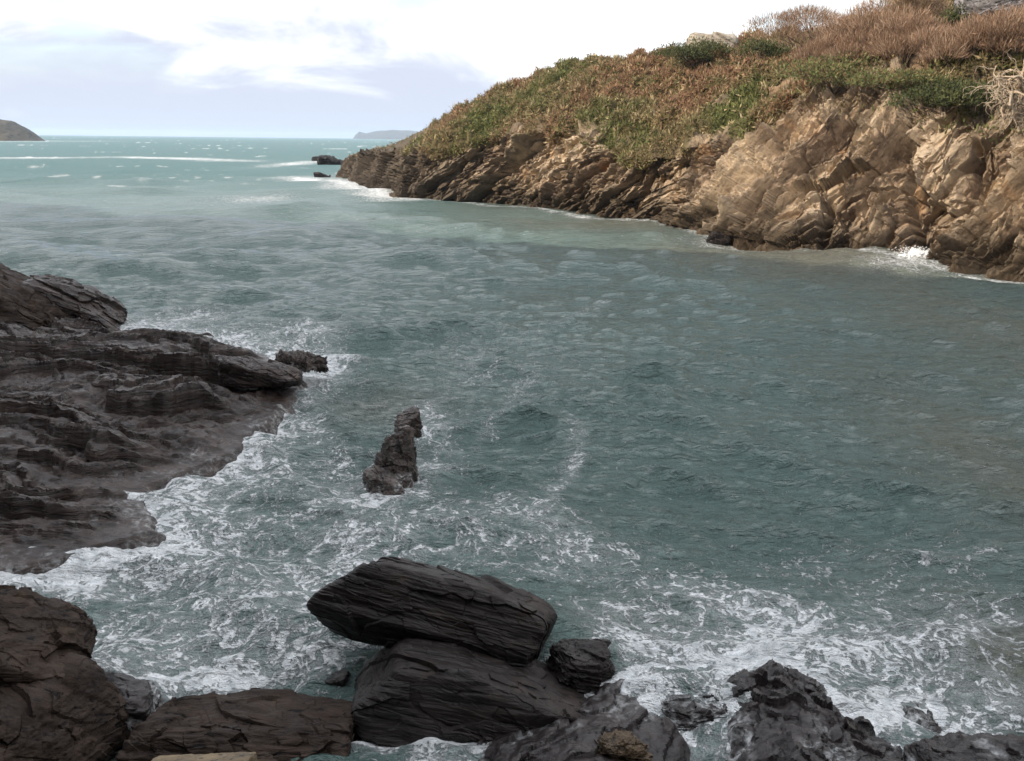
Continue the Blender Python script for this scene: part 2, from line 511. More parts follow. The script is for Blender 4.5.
vc *= (1 + fine * 0.3)[..., None]
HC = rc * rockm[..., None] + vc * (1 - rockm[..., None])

# pale faces on the massive part
pf = sstep(0.05, 0.4, facets(a + 0.25 * Z + wob2, Z + wob2, 4.2, 5.5, 61, 0.8) - 0.45) * wR * (1 - tide) * rockm * 0.55
HC = HC * (1 - pf[..., None]) + np.array((0.47, 0.375, 0.275)) * pf[..., None] * (1 + 0.4 * fine[..., None])
m_cliff, t, b = new_mat('cliff_rock')
co = t.add('ShaderNodeTexCoord').outputs['Object']
vcol = t.attr('col', 'Color')
rk = t.attr('rock')
mp = t.mapping(co, (1, 1, 1), (0, 0, math.atan2(0.87, 0.49)))         # x along the cliff
mp = t.mapping(t.mapping(mp, (1, 1, 1), (0, R_(46), 0)), (0.32, 1.0, 2.1))
n1 = t.noise(mp, 1.0, 8, 0.65, 0.1)
n2 = t.noise(co, 2.6, 8, 0.7)
fac = t.math('ADD', t.math('MULTIPLY', n1, 0.6), t.math('MULTIPLY', n2, 0.4))
gain = t.ramp(fac, [(0.34, (0.34, 0.30, 0.28)), (0.47, (0.95, 0.95, 0.95)), (0.64, (1.4, 1.38, 1.32))])
col = t.mix(1.0, vcol, gain, 'MULTIPLY')
t.l.new(col, b.inputs['Base Color'])
b.inputs['Roughness'].default_value = 0.85
b.inputs['Specular IOR Level'].default_value = 0.25
bmp = t.add('ShaderNodeBump', ins={'Strength': 1.0, 'Distance': 0.5, 'Height': fac})
t.l.new(bmp.outputs[0], b.inputs['Normal'])
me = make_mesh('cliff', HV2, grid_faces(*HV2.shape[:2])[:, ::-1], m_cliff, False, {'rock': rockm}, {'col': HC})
cliff = link('cliff', me)
tag(cliff, 'sunlit tan headland cliff of slanting rock beds with heath on top', kind='structure')

# ------------------------------------------------------------------ ground cover on the headland
HN2 = -grid_normals(HV2)
flip = np.sign((HN2 * HN).sum(-1))
HN2 = HN2 * flip[..., None]


def leaf_mat(name):
    m, t, b = new_mat(name)
    c = t.attr('col', 'Color')
    t.l.new(c, b.inputs['Base Color'])
    b.inputs['Roughness'].default_value = 0.8
    b.inputs['Specular IOR Level'].default_value = 0.2
    tr = t.add('ShaderNodeBsdfTranslucent', ins={'Color': c})
    mx = t.add('ShaderNodeMixShader', ins={0: 0.25, 1: b.outputs[0], 2: tr.outputs[0]})
    t.l.new(mx.outputs[0], t.n['Material Output'].inputs['Surface'])
    return m


M_LEAF = leaf_mat('foliage')


def blades(P, Nrm, h, w, cols, rng, lean=0.5, bias=(0.3, 0.25, 0)):
    """each point grows one pointed leaf or blade"""
    n = len(P)
    d = rng.normal(size=(n, 3)) * lean + Nrm * 0.8 + np.array([0, 0, 0.6]) + np.array(bias)
    d /= np.linalg.norm(d, axis=1)[:, None]
    sidev = np.cross(d, rng.normal(size=(n, 3)))
    sidev /= np.linalg.norm(sidev, axis=1)[:, None] + 1e-9
    mid = P + d * (h * 0.45)[:, None]
    V = np.stack([P - d * 0.06, mid + sidev * (w * 0.5)[:, None], P + d * h[:, None], mid - sidev * (w * 0.5)[:, None]], 1)
    Fi = np.arange(n * 4).reshape(n, 4)
    C = np.repeat(cols, 4, 0)
    return V.reshape(-1, 3), Fi, C


BRACKEN = np.array([(0.25, 0.145, 0.085), (0.30, 0.19, 0.115), (0.20, 0.12, 0.07)])
GREEN = np.array([(0.135, 0.145, 0.05), (0.165, 0.17, 0.065), (0.095, 0.11, 0.04)])
OLIVE = np.array([(0.20, 0.16, 0.08), (0.24, 0.19, 0.10), (0.15, 0.125, 0.06)])
STRAW = np.array([(0.36, 0.28, 0.16), (0.30, 0.23, 0.13), (0.40, 0.32, 0.2)])

i0 = NV_U + int(NV_R * 0.78); i1 = NV_U + NV_R + NV_S + 14
n_try = 560000
ri = RNG.uniform(i0, i1, n_try).astype(int)
rj = RNG.uniform(60, HV2.shape[1] - 200, n_try).astype(int)
keep = RNG.uniform(size=n_try) > np.clip(rockm[ri, rj] * 1.25, 0, 0.985)
ri, rj = ri[keep], rj[keep]
P = HV2[ri, rj] + RNG.normal(size=(len(ri), 3)) * 0.12
nz = HN2[ri, rj]
x_, y_, z_ = P[:, 0], P[:, 1], P[:, 2]
g1 = fbm(x_ * 0.07, y_ * 0.07, z_ * 0.10, 4) * 1.5
g2 = fbm(x_ * 0.3 + 5, y_ * 0.3, z_ * 0.3, 4)
g3 = fbm(x_ * 0.9 + 5, y_ * 0.9, z_ * 0.9, 3)
vrel = vv[ri, rj]
score_green = g1 * 1.2 + g2 * 0.6 + np.where(vrel < 1.35, 0.22, -0.10) + np.exp(-((x_ - 26) / 9.0) ** 2) * 0.22
pick = RNG.integers(0, 3, len(P))
c = OLIVE[pick].copy()
mk = score_green + RNG.normal(size=len(P)) * 0.14 > 0.42; c[mk] = GREEN[pick[mk]]
mk2 = (score_green + RNG.normal(size=len(P)) * 0.16 < 0.0) & (g2 + RNG.normal(size=len(P)) * 0.2 > -0.22); c[mk2] = BRACKEN[pick[mk2]]
mk3 = (g3 + RNG.normal(size=len(P)) * 0.15 > 0.40); c[mk3] = STRAW[pick[mk3]]
c *= RNG.uniform(0.65, 1.35, (len(P), 1)) * (1 + 0.35 * g3[:, None])
hh = RNG.uniform(0.15, 0.62, len(P)) ** 1.3 * 1.25 * (1 + 1.0 * np.clip(g2 + g3, -0.6, 0.9))
ww = RNG.uniform(0.06, 0.19, len(P))
V, Fi, C = blades(P, nz, hh, ww, c, RNG, 0.8)
heath = link('heath', make_mesh('heath', V, Fi, M_LEAF, False, None, {'col': C}))
tag(heath, 'brown bracken, olive heath and green grass covering the headland slope', kind='stuff')


# ------------------------------------------------------------------ shrubs
def tube(pts, rads, n=6):
    pts = np.array(pts, float); k = len(pts)
    tg = np.gradient(pts, axis=0); tg /= np.linalg.norm(tg, axis=1)[:, None] + 1e-9
    ref = np.array([0.31, 0.22, 0.93]) if abs(tg[0, 2]) < 0.9 else np.array([1.0, 0.1, 0])
    A = np.cross(tg, ref); A /= np.linalg.norm(A, axis=1)[:, None] + 1e-9
    B = np.cross(tg, A)
    ang = np.linspace(0, 2 * math.pi, n, endpoint=False)
    V = pts[:, None] + (A[:, None] * np.cos(ang)[None, :, None] + B[:, None] * np.sin(ang)[None, :, None]) * np.array(rads)[:, None, None]
    return V.reshape(-1, 3), grid_faces(k, n, True)


def join(parts):
    Vs, Fs, off = [], [], 0
    for V, Fi in parts:
        Vs.append(V); Fs.append(Fi + off); off += len(V)
    return np.vstack(Vs), np.vstack(Fs)


def simple_mat(name, c, rough=0.8):
    m, t, b = new_mat(name)
    co = t.add('ShaderNodeTexCoord').outputs['Object']
    n = t.noise(co, 9.0, 5, 0.6)
    t.l.new(t.ramp(n, [(0.3, tuple(v * 0.6 for v in c)), (0.7, tuple(min(1, v * 1.3) for v in c))]), b.inputs['Base Color'])
    b.inputs['Roughness'].default_value = rough
    return m


M_BARK = simple_mat('bark_brown', (0.10, 0.065, 0.045))
M_BARKP = simple_mat('bark_pale', (0.37, 0.29, 0.21))


def surf_at(px, py):
    """the spot of the headland seen at a pixel of the photo, used to plant things"""
    d = np.array(ray(px, py)); d /= np.linalg.norm(d)
    rel = HV2.reshape(-1, 3) - np.array([0, 0, CAM_H])
    tt = rel @ d
    perp = np.linalg.norm(rel - tt[:, None] * d, axis=1) / np.maximum(tt, 1)
    ok = np.where((perp < 0.0022) & (tt > 10))[0]
    if len(ok) == 0:
        ok = np.array([perp.argmin()])
    k = ok[tt[ok].argmin()]
    return HV2.reshape(-1, 3)[k]


def shrub(name, loc, w, h, palette, label, cat, group, seed, n=3200, fine=False, tw=0.10, th=0.45):
    rng = np.random.default_rng(seed)
    root = bpy.data.objects.new(name, None); COL.objects.link(root)
    root.location = Vector(loc) - Vector((0, 0, 0.25))
    tag(root, label, cat, group)
    parts = []
    lobes = []
    for k in range(9):
        an = rng.uniform(0, 6.28); rr = rng.uniform(0.1, 0.85)
        lobes.append((np.array([math.cos(an) * rr * w * 0.42, math.sin(an) * rr * w * 0.36, h * (rng.uniform(0.12, 0.70) if fine else rng.uniform(0.10, 0.50)) * (1.1 - 0.35 * rr)]), rng.uniform(0.24, 0.40) * (1 if fine else 1.25)))
        e = lobes[-1][0]
        pts = [np.array([e[0] * 0.1, e[1] * 0.1, -0.1]), e * 0.45 + np.array([0, 0, 0.1]), e]
        parts.append(tube(pts, [0.07, 0.05, 0.02], 5))
        for _ in range(5):
            dv = rng.normal(size=3); dv[2] = abs(dv[2]) + 0.5; dv /= np.linalg.norm(dv)
            parts.append(tube([e * 0.7, e + dv * 0.25 * h * 0.6, e + dv * 0.5 * h * 0.6], [0.025, 0.017, 0.008], 4))
    V, Fi = join(parts)
    link('branches', make_mesh('branches', V, Fi, M_BARK, True), root)
    Ps, Ns = [], []
    for e, rad in lobes:
        m = n // len(lobes)
        dv = rng.normal(size=(m, 3)); dv[:, 2] = np.abs(dv[:, 2]) * 0.9 + dv[:, 2] * 0.25; dv /= np.linalg.norm(dv, axis=1)[:, None]
        rr = rng.uniform(0.35, 1.0, m) ** 0.6
        lump = 1 + 0.28 * fbm(dv[:, 0] * 2 + seed, dv[:, 1] * 2, dv[:, 2] * 2, 3)
        Ps.append(e + dv * (rr * lump)[:, None] * np.array([w * rad * 0.75, w * rad * 0.65, h * rad * 0.95])); Ns.append(dv)
    P = np.vstack(Ps); Nn = np.vstack(Ns)
    c = palette[rng.integers(0, len(palette), len(P))] * rng.uniform(0.6, 1.4, (len(P), 1))
    cl = fbm(P[:, 0] * 1.1, P[:, 1] * 1.1, P[:, 2] * 1.1 + seed, 3)
    c = c * (1 + 0.5 * cl[:, None])
    V, Fi, C = blades(P, Nn, rng.uniform(0.5, 1.3, len(P)) * th, rng.uniform(0.5, 1.4, len(P)) * tw, c, rng, 0.4 if fine else 0.7, (0.15, 0.1, 0.2 if fine else 0))
    link('twigs' if fine else 'foliage', make_mesh('foliage', V, Fi, M_LEAF, False, None, {'col': C}), root)
    return root


RUSTY = np.array([(0.25, 0.155, 0.10), (0.30, 0.20, 0.135), (0.20, 0.12, 0.075), (0.33, 0.24, 0.17)])
PALE = np.array([(0.36, 0.26, 0.17), (0.30, 0.21, 0.14), (0.25, 0.17, 0.10)])
GORSE = np.array([(0.075, 0.085, 0.035), (0.10, 0.105, 0.045), (0.055, 0.065, 0.028)])
IVY = np.array([(0.115, 0.13, 0.05), (0.15, 0.165, 0.065), (0.085, 0.10, 0.04), (0.16, 0.13, 0.06), (0.17, 0.11, 0.06)])
SH = [  # px, py of the foot, width px, height px, palette, fine, label
    (818, 54, 84, 36, RUSTY, True, 'rusty leafless shrub, first one rising above the smooth skyline'),
    (862, 46, 84, 46, RUSTY, True, 'tall rusty leafless shrub whose top makes a rounded hump on the skyline'),
    (845, 66, 60, 34, RUSTY, True, 'rusty shrub just above the green ivy patch of the slope'),
    (905, 62, 66, 40, RUSTY, True, 'brown feathery shrub halfway down the slope under the pale shrub'),
    (920, 34, 60, 44, PALE, True, 'pale straw coloured leafless shrub on the skyline beside the grey crag'),
    (955, 66, 62, 40, RUSTY, True, 'brown feathery shrub below the grey crag'),
    (1004, 66, 66, 44, RUSTY, True, 'brown leafless shrub above the bare twisted tree'),
    (700, 66, 52, 24, GORSE, False, 'dark green gorse bush in front of the pale skyline boulder'),
    (772, 56, 46, 20, GORSE, False, 'low olive gorse bush on the skyline left of the rusty shrubs'),
    (835, 88, 90, 34, IVY, False, 'bright green bramble patch below the rusty shrubs'),
    (905, 92, 70, 26, IVY, False, 'green bramble patch above the palest cliff face'),
    (945, 108, 60, 30, GORSE, False, 'dark green bush at the brink beside the bare twisted tree'),
    (975, 32, 40, 28, GORSE, False, 'dark evergreen bush against the grey crag'),
]
for k, (px, py, wpx_, hpx_, pal, fn, lab) in enumerate(SH):
    q = surf_at(px, py)
    dist = np.linalg.norm(q - np.array([0, 0, CAM_H]))
    mpp = dist / F
    nm = 'shrub' if fn else ('gorse_bush' if pal is GORSE else 'bramble')
    shrub(nm, q, wpx_ * mpp * 1.35, hpx_ * mpp * 1.2, pal, lab, 'shrub' if fn else 'bush', 'shrubs and bushes on the headland', 100 + k, 9500 if fn else 5200, fn, 0.035 if fn else 0.10, 0.55 if fn else 0.24)

# bare pale tree at the brink of the cliff
rng = np.random.default_rng(42)
bt = at(1010, 92, 63.5)
tree = bpy.data.objects.new('bare_tree', None); COL.objects.link(tree)
tree.location = Vector(surf_at(1022, 104)) + Vector((-1.5, -1.5, 0.6))
tag(tree, 'pale leafless tree with twisted branches hanging over the cliff edge', 'tree')
tr_parts, br_parts = [], []


def limb(p, d, L, r, depth, droop):
    pts = [p]; rad = [r]
    n = 8
    for i in range(n):
        d = d + rng.normal(size=3) * 0.34 + np.array([0, 0, -droop * (i / n)])
        d = d / np.linalg.norm(d)
        pts.append(pts[-1] + d * L / n); rad.append(r * (1 - 0.6 * (i + 1) / n))
    (tr_parts if depth == 0 else br_parts).append(tube(pts, rad, 6 if depth < 2 else 4))
    if depth < 3:
        for i in range(5 if depth == 0 else 4):
            k = rng.integers(1, n)
            nd = d * 0.35 + rng.normal(size=3) * 0.9 + np.array([-0.25, -0.15, 0.12])
            limb(pts[k], nd / np.linalg.norm(nd), L * rng.uniform(0.5, 0.8), rad[k] * 0.7, depth + 1, droop * 1.1)


for dv, L in (((-0.5, -0.25, 0.8), 2.0), ((-0.7, -0.4, 0.1), 2.0), ((0.15, -0.4, 0.7), 1.8), ((0.3, -0.5, -0.2), 2.0)):
    dv = np.array(dv)
    limb(np.array([0, 0, -0.2]), dv / np.linalg.norm(dv), L * 1.6, 0.16, 0, 0.26)
V, Fi = join(tr_parts); link('trunk', make_mesh('trunk', V, Fi, M_BARKP, True), tree)
V, Fi = join(br_parts); link('branches', make_mesh('branches', V, Fi, M_BARKP, True), tree)


# ------------------------------------------------------------------ boulders
def cube_sphere(n):
    lin = np.tan(np.linspace(-math.pi / 4, math.pi / 4, n))
    A, B = np.meshgrid(lin, lin)
    one = np.ones_like(A)
    Vs = [np.stack(q, -1) for q in ((one, A, B), (-one, B, A), (B, one, A), (A, -one, B), (A, B, one), (B, A, -one))]
    V = np.concatenate([v.reshape(-1, 3) for v in Vs])
    V /= np.linalg.norm(V, axis=1)[:, None]
    f = grid_faces(n, n)
    Fi = np.concatenate([f + i * n * n for i in range(6)])
    key = np.round(V, 5)
    _, first, invi = np.unique(key, axis=0, return_index=True, return_inverse=True)
    return V[first], invi.ravel()[Fi]


def boulder(name, loc, dims, mat, seed, label, cat='rock', group=None, rot=(0, 0, 0), cuts=(), k=12, res=70, rough=1.0, bedding=(0.35, 1, 3.0), nrand=6, step=0.10):
    """chiselled stone: half-space cuts give the facets, bedding and joints the relief"""
    rng = np.random.default_rng(seed)
    Dv, Fi = cube_sphere(res)
    hd = np.array(dims) / 2.0
    pl = []
    for ax in range(3):
        for sg in (-1, 1):
            n = np.zeros(3); n[ax] = sg
            n += rng.normal(size=3) * 0.09
            pl.append((n / np.linalg.norm(n), rng.uniform(0.94, 1.04)))
    for _ in range(nrand):
        n = rng.normal(size=3); n /= np.linalg.norm(n)
        pl.append((n, rng.uniform(0.98, 1.25)))
    for n, d in cuts:
        n = np.array(n, float); pl.append((n / np.linalg.norm(n), d))
    acc = np.zeros(len(Dv))
    for n, d in pl:
        acc += np.maximum(Dv @ n, 0) ** k / d ** k
    r = acc ** (-1.0 / k)
    P = Dv * r[:, None] * hd
    nr = Dv / hd; nr /= np.linalg.norm(nr, axis=1)[:, None]
    th = min(dims)
    x, y, z = P[:, 0] / th, P[:, 1] / th, P[:, 2] / th
    w1 = fbm(x * 0.8 + seed, y * 0.8, z * 0.8, 4)
    sb = z * bedding[2] + x * 0.12 * bedding[2] + y * bedding[1] * 0.35 + w1 * 0.5
    lb = x * bedding[0] * 3 + w1 * 0.5
    dsp = (strata(sb, lb, 0.55, 2.5, seed) - 0.5) * step * rough
    dsp += (strata(sb + 0.3 * lb, lb + y, 0.22, 4.0, seed + 9) - 0.5) * step * 0.45 * rough
    gate = sstep(-0.25, 0.35, fbm(x * 1.1 + 5, y * 1.1 + seed, z * 1.1, 3))        # beds show in places, worn smooth in others
    dsp = dsp * (0.35 + 0.9 * gate)
    dsp += (facets(x * 1.0 + y * 0.5 + w1 * 0.3, z * 1.4 + y * 0.8 + w1 * 0.3, 0.75, 0.55, seed, 0.7) - 0.5) * 0.07 * rough
    dsp += (facets(x + z * 0.5, y * 1.1 + z * 0.9, 0.30, 0.22, seed + 4, 0.7) - 0.5) * 0.022 * rough
    dsp += w1 * 0.13 * rough
    dsp += fbm(x * 2.2 * bedding[0] + 3, y * 2.2, z * 2.2 * bedding[2] + seed, 5, 0.55) * 0.09 * rough
    dsp += fbm(x * 9 * bedding[0], y * 7, z * 7 * bedding[2], 3) * 0.02 * rough
    P = P + nr * (dsp * th)[:, None]
    o = link(name, make_mesh(name, P, Fi, mat, False), None, loc, rot)
    me = o.data
    me.polygons.foreach_set('use_smooth', np.ones(len(me.polygons), bool))
    try:
        me.set_sharp_from_angle(angle=R_(32))
    except Exception:
        pass
    tag(o, label, cat, group)
    return o


M_DARK = rock_mat('slate_dark', (0.006, 0.0048, 0.0048), (0.015, 0.0112, 0.0105), (0.044, 0.032, 0.028), (0.28, 0.7), (0.5, 3.0, 5.0), 0.03, lichen=0.45, lichen_col=(0.06, 0.043, 0.032), spec=0.30)
M_LEFT = rock_mat('slate_brown', (0.009, 0.0063, 0.0055), (0.026, 0.0175, 0.0135), (0.066, 0.046, 0.035), (0.55, 0.85), (0.7, 2.5, 5.0), 0.03, lichen=0.5, lichen_col=(0.065, 0.042, 0.022), spec=0.15)
M_WET = rock_mat('slate_wet', (0.008, 0.006, 0.0065), (0.019, 0.0145, 0.0145), (0.048, 0.038, 0.036), (0.18, 0.5), (1.2, 1.8, 4.0), 0.03, foam_z=0.42, foam_amt=0.9, spec=0.35)
M_SHELF = rock_mat('slate_shelf', (0.007, 0.0048, 0.0045), (0.024, 0.0150, 0.0120), (0.062, 0.040, 0.031), (0.22, 0.6), (0.5, 1.6, 5.0), 0.05, foam_z=0.04, foam_amt=0.45, lichen=0.5, lichen_col=(0.058, 0.034, 0.022), spec=0.35)
M_SEA = rock_mat('sea_rock_barnacle', (0.018, 0.014, 0.013), (0.05, 0.037, 0.031), (0.14, 0.105, 0.09), (0.3, 0.6), (4, 4, 5), 0.04, foam_z=0.15, foam_amt=0.9)
M_TAN = rock_mat('tan_stone', (0.05, 0.035, 0.02), (0.14, 0.10, 0.055), (0.25, 0.18, 0.10), (0.6, 0.85), (3, 3, 5), 0.03)
M_CRUST = rock_mat('crusty_stone', (0.025, 0.017, 0.010), (0.075, 0.048, 0.025), (0.16, 0.11, 0.06), (0.6, 0.85), (3, 3, 5), 0.03)
M_PALE = rock_mat('pale_crag', (0.15, 0.13, 0.11), (0.30, 0.26, 0.21), (0.45, 0.40, 0.33), (0.7, 0.9), (0.6, 0.8, 1.6), 0.1)
M_GREY = rock_mat('grey_crag', (0.09, 0.085, 0.09), (0.20, 0.19, 0.20), (0.36, 0.34, 0.34), (0.7, 0.9), (0.6, 0.8, 1.6), 0.1)


def mpp_at(p):
    return (Vector(p) - Vector((0, 0, CAM_H))).length / F


FG = 'boulders at the foot of the viewpoint'
# the two long slabs in the middle
p = at(436, 608, 12.1)
boulder('boulder', p, (3.62, 1.5, 1.28), M_DARK, 21, 'long black log-like slab lying on top of another, tilted down to one end', 'boulder', FG,
        (R_(-20), R_(13), R_(-5)), cuts=(((-0.944, 0.05, 0.33), 0.80), ((0.0, -0.6, -0.7), 1.02), ((0, 0.7, 0.7), 1.05), ((0.6, 0, 0.8), 1.0)), res=170, k=14, bedding=(0.13, 0.9, 2.4), nrand=1, step=0.055, rough=0.66)
p = at(470, 699, 11.0)
boulder('boulder', p, (3.4, 1.9, 1.30), M_DARK, 22, 'thick black slab carrying the log-like slab on its back', 'boulder', FG,
        (R_(-18), R_(9), R_(-3)), cuts=(((-0.95, -0.05, 0.28), 0.86), ((0.55, -0.2, 0.75), 0.84), ((0.6, -0.75, -0.2), 0.95)), res=170, k=15, bedding=(0.15, 0.9, 2.2), nrand=1, step=0.055, rough=0.66)
p = at(582, 668, 11.7)
boulder('boulder', p, (0.95, 0.85, 0.66), M_DARK, 23, 'small rounded knob of rock at the lower end of the two long slabs', 'boulder', FG, (0, R_(16), R_(12)), res=80, rough=1.3, k=6, nrand=9)
p = at(332, 688, 11.9)
boulder('boulder', p, (0.52, 0.5, 0.55), M_DARK, 24, 'small dark stone wedged in foam beside the thick slab', 'boulder', FG, res=50)
# lower left corner
p = at(-18, 654, 10.5)
boulder('boulder', p, (2.5, 1.8, 1.08), M_LEFT, 25, 'brown boulder with a rounded nose, upper one of two stacked in the corner', 'boulder', FG,
        (R_(4), R_(9), R_(10)), cuts=(((0.75, -0.2, -0.65), 0.92), ((0.6, 0, 0.8), 0.93)), res=140, bedding=(0.3, 1, 2.4), nrand=2, k=14, step=0.08)
p = at(10, 746, 9.6)
boulder('boulder', p, (2.3, 1.9, 1.55), M_LEFT, 26, 'mossy brown boulder under the round-nosed one in the corner', 'boulder', FG,
        (0, R_(12), R_(-8)), cuts=(((0.8, -0.2, 0.55), 0.82),), res=140, bedding=(0.4, 1, 2.0), nrand=3, k=14)
p = at(243, 762, 9.9)
boulder('boulder', p, (2.95, 1.4, 1.25), M_LEFT, 27, 'long low dark slab lying between the corner boulders and the thick slab', 'boulder', FG,
        (R_(-8), R_(2), R_(2)), cuts=(((0, -0.6, 0.75), 0.98),), res=150, bedding=(0.2, 1, 2.6), nrand=3, k=18, step=0.08)
p = at(122, 707, 10.7)
boulder('boulder', p, (0.85, 0.8, 0.75), M_WET, 28, 'small wet stone in foam behind the mossy corner boulder', 'boulder', FG, res=60)
p = at(198, 770, 7.0)
boulder('stone_slab', p, (0.95, 0.5, 0.16), M_TAN, 29, 'flat tan stone slab peeping in at the bottom edge', 'stone', None, (R_(-20), R_(-2.5), 0), res=60, nrand=0, k=24, rough=0.4)
# lower right
p = at(622, 752, 9.6)
boulder('boulder', p, (0.62, 0.45, 0.30), M_CRUST, 30, 'small crusty tan stone sitting on the smooth dark shelf', 'boulder', FG, (0, R_(8), R_(20)), res=70, rough=2.2, k=5)
p = at(687, 710, 11.0)
boulder('boulder', p, (0.95, 0.85, 0.42), M_WET, 31, 'flat wet rock ringed by a white line of foam', 'boulder', FG, (0, R_(-4), R_(15)), res=80, k=5, rough=1.5)
p = at(797, 700, 11.2)
boulder('boulder', p, (0.8, 0.9, 0.42), M_WET, 32, 'jagged wet rock at the seaward tip of the reef', 'boulder', FG, (0, R_(14), R_(-15)), res=70, rough=1.6, k=7)
p = at(866, 770, 9.75)
boulder('boulder', p, (1.0, 0.95, 0.55), M_WET, 33, 'low wet rock half covered by surf beside the reef', 'boulder', FG, (0, R_(8), R_(30)), res=80, rough=1.5, k=7)
p = at(985, 778, 9.5)
boulder('boulder', p, (1.7, 1.1, 0.55), M_WET, 34, 'broad wet rock under surf in the lower corner of the cove', 'boulder', FG, (0, R_(-3), R_(-10)), res=90, rough=1.4, k=7)
p = at(918, 727, 11.0)
boulder('boulder', p, (0.75, 0.6, 0.34), M_WET, 35, 'small submerged rock with its top just clear of the surf', 'boulder', FG, (0, R_(6), R_(40)), res=60, rough=1.5, k=6)
# rocks out in the water
SG = 'rocks standing in the water'
p = at(394, 470, 20.7)
boulder('sea_rock', p, (1.35, 1.1, 2.3), M_SEA, 41, 'knobbly cone-shaped rock standing in the middle of the water', 'sea rock', SG, (0, R_(12), R_(20)),
        cuts=(((0.85, -0.3, 0.42), 0.66), ((-0.85, -0.2, 0.42), 0.50), ((0.1, -0.8, 0.5), 0.62), ((-0.3, 0.8, 0.5), 0.7)), res=140, bedding=(1, 1, 1.6), rough=0.85, step=0.22, k=20, nrand=8)
p = at(412, 421, 22.8)
boulder('sea_rock', p, (0.6, 0.6, 0.8), M_SEA, 42, 'small reddish rock behind the cone-shaped sea rock', 'sea rock', SG, (0, R_(20), R_(15)), cuts=(((-0.7, -0.2, 0.6), 0.6), ((0.8, 0, 0.5), 0.7)), res=80, bedding=(1, 1, 1.6), rough=0.9, step=0.22, k=16)
p = at(380, 482, 20.0)
boulder('sea_rock', p, (0.7, 0.7, 0.62), M_SEA, 43, 'low dark rock at the near foot of the cone-shaped sea rock', 'sea rock', SG, (0, R_(-18), R_(30)), cuts=(((0.6, -0.3, 0.7), 0.6),), res=80, bedding=(1, 1, 1.6), rough=0.9, step=0.22, k=16)
p = at(304, 361, 30.0)
boulder('sea_rock', p, (2.1, 1.5, 0.46), M_SEA, 44, 'flat wet rock in white foam off the tip of the shelf', 'sea rock', SG, (0, R_(7), R_(20)), res=110, rough=2.8, k=3, step=0.2)
p = ground(718, 240)
boulder('sea_rock', p + Vector((0, 0, 0.15)), (1.7, 1.3, 1.1), M_DARK, 45, 'lone black rock in the water near the foot of the cliff', 'sea rock', SG, (0, R_(5), 0), res=60)
p = ground(336, 165)
boulder('sea_rock', p + Vector((0, 0, -0.1)), (11.0, 7, 3.4), M_DARK, 46, 'low dark skerry off the far tip of the headland', 'sea rock', SG, (0, R_(14), R_(20)), res=70, rough=2.0, k=5)
p = ground(322, 177)
boulder('sea_rock', p + Vector((0, 0, 0.1)), (3.4, 2, 1.2), M_DARK, 47, 'tiny dark rock in the breakers nearer than the skerry', 'sea rock', SG, (0, R_(12), 0), res=40, rough=2, k=5)
p = ground(318, 161)
boulder('sea_rock', p + Vector((0, 0, 0.4)), (3.6, 3, 2.4), M_DARK, 48, 'small dark stub at the seaward end of the skerry', 'sea rock', SG, res=40)
# crags on the skyline of the headland
q = surf_at(700, 56)
boulder('crag', Vector(q) + Vector((2.0, 2.5, 0.4)), (7.0, 5, 4.2), M_PALE, 51, 'pale rounded boulder on the headland skyline behind dark gorse', 'rock', None, (0, R_(10), R_(-20)), res=90, nrand=8, k=5, rough=0.8)
q = surf_at(1002, 30)
boulder('crag', Vector(q) + Vector((1.0, 1.0, 1.2)), (6.5, 5, 4.2), M_GREY, 52, 'grey crag breaking through the shrubs at the highest corner', 'rock', None, (0, R_(-12), R_(10)), res=90, rough=1.3)


# ------------------------------------------------------------------ rock shelves (bedded ledges)
def poly_sd(x, y, poly):
    poly = np.array(poly, float)
    d = np.full(x.shape, 1e9); inside = np.zeros(x.shape, bool)
    for i in range(len(poly)):
        x0, y0 = poly[i]; x1, y1 = poly[(i + 1) % len(poly)]
        ex, ey = x1 - x0, y1 - y0
        tt = np.clip(((x - x0) * ex + (y - y0) * ey) / (ex * ex + ey * ey + 1e-12), 0, 1)
        d = np.minimum(d, np.hypot(x - x0 - tt * ex, y - y0 - tt * ey))
        cond = ((y0 > y) != (y1 > y)) & (x < (x1 - x0) * (y - y0) / (y1 - y0 + 1e-12) + x0)
        inside ^= cond
    return np.where(inside, d, -d)


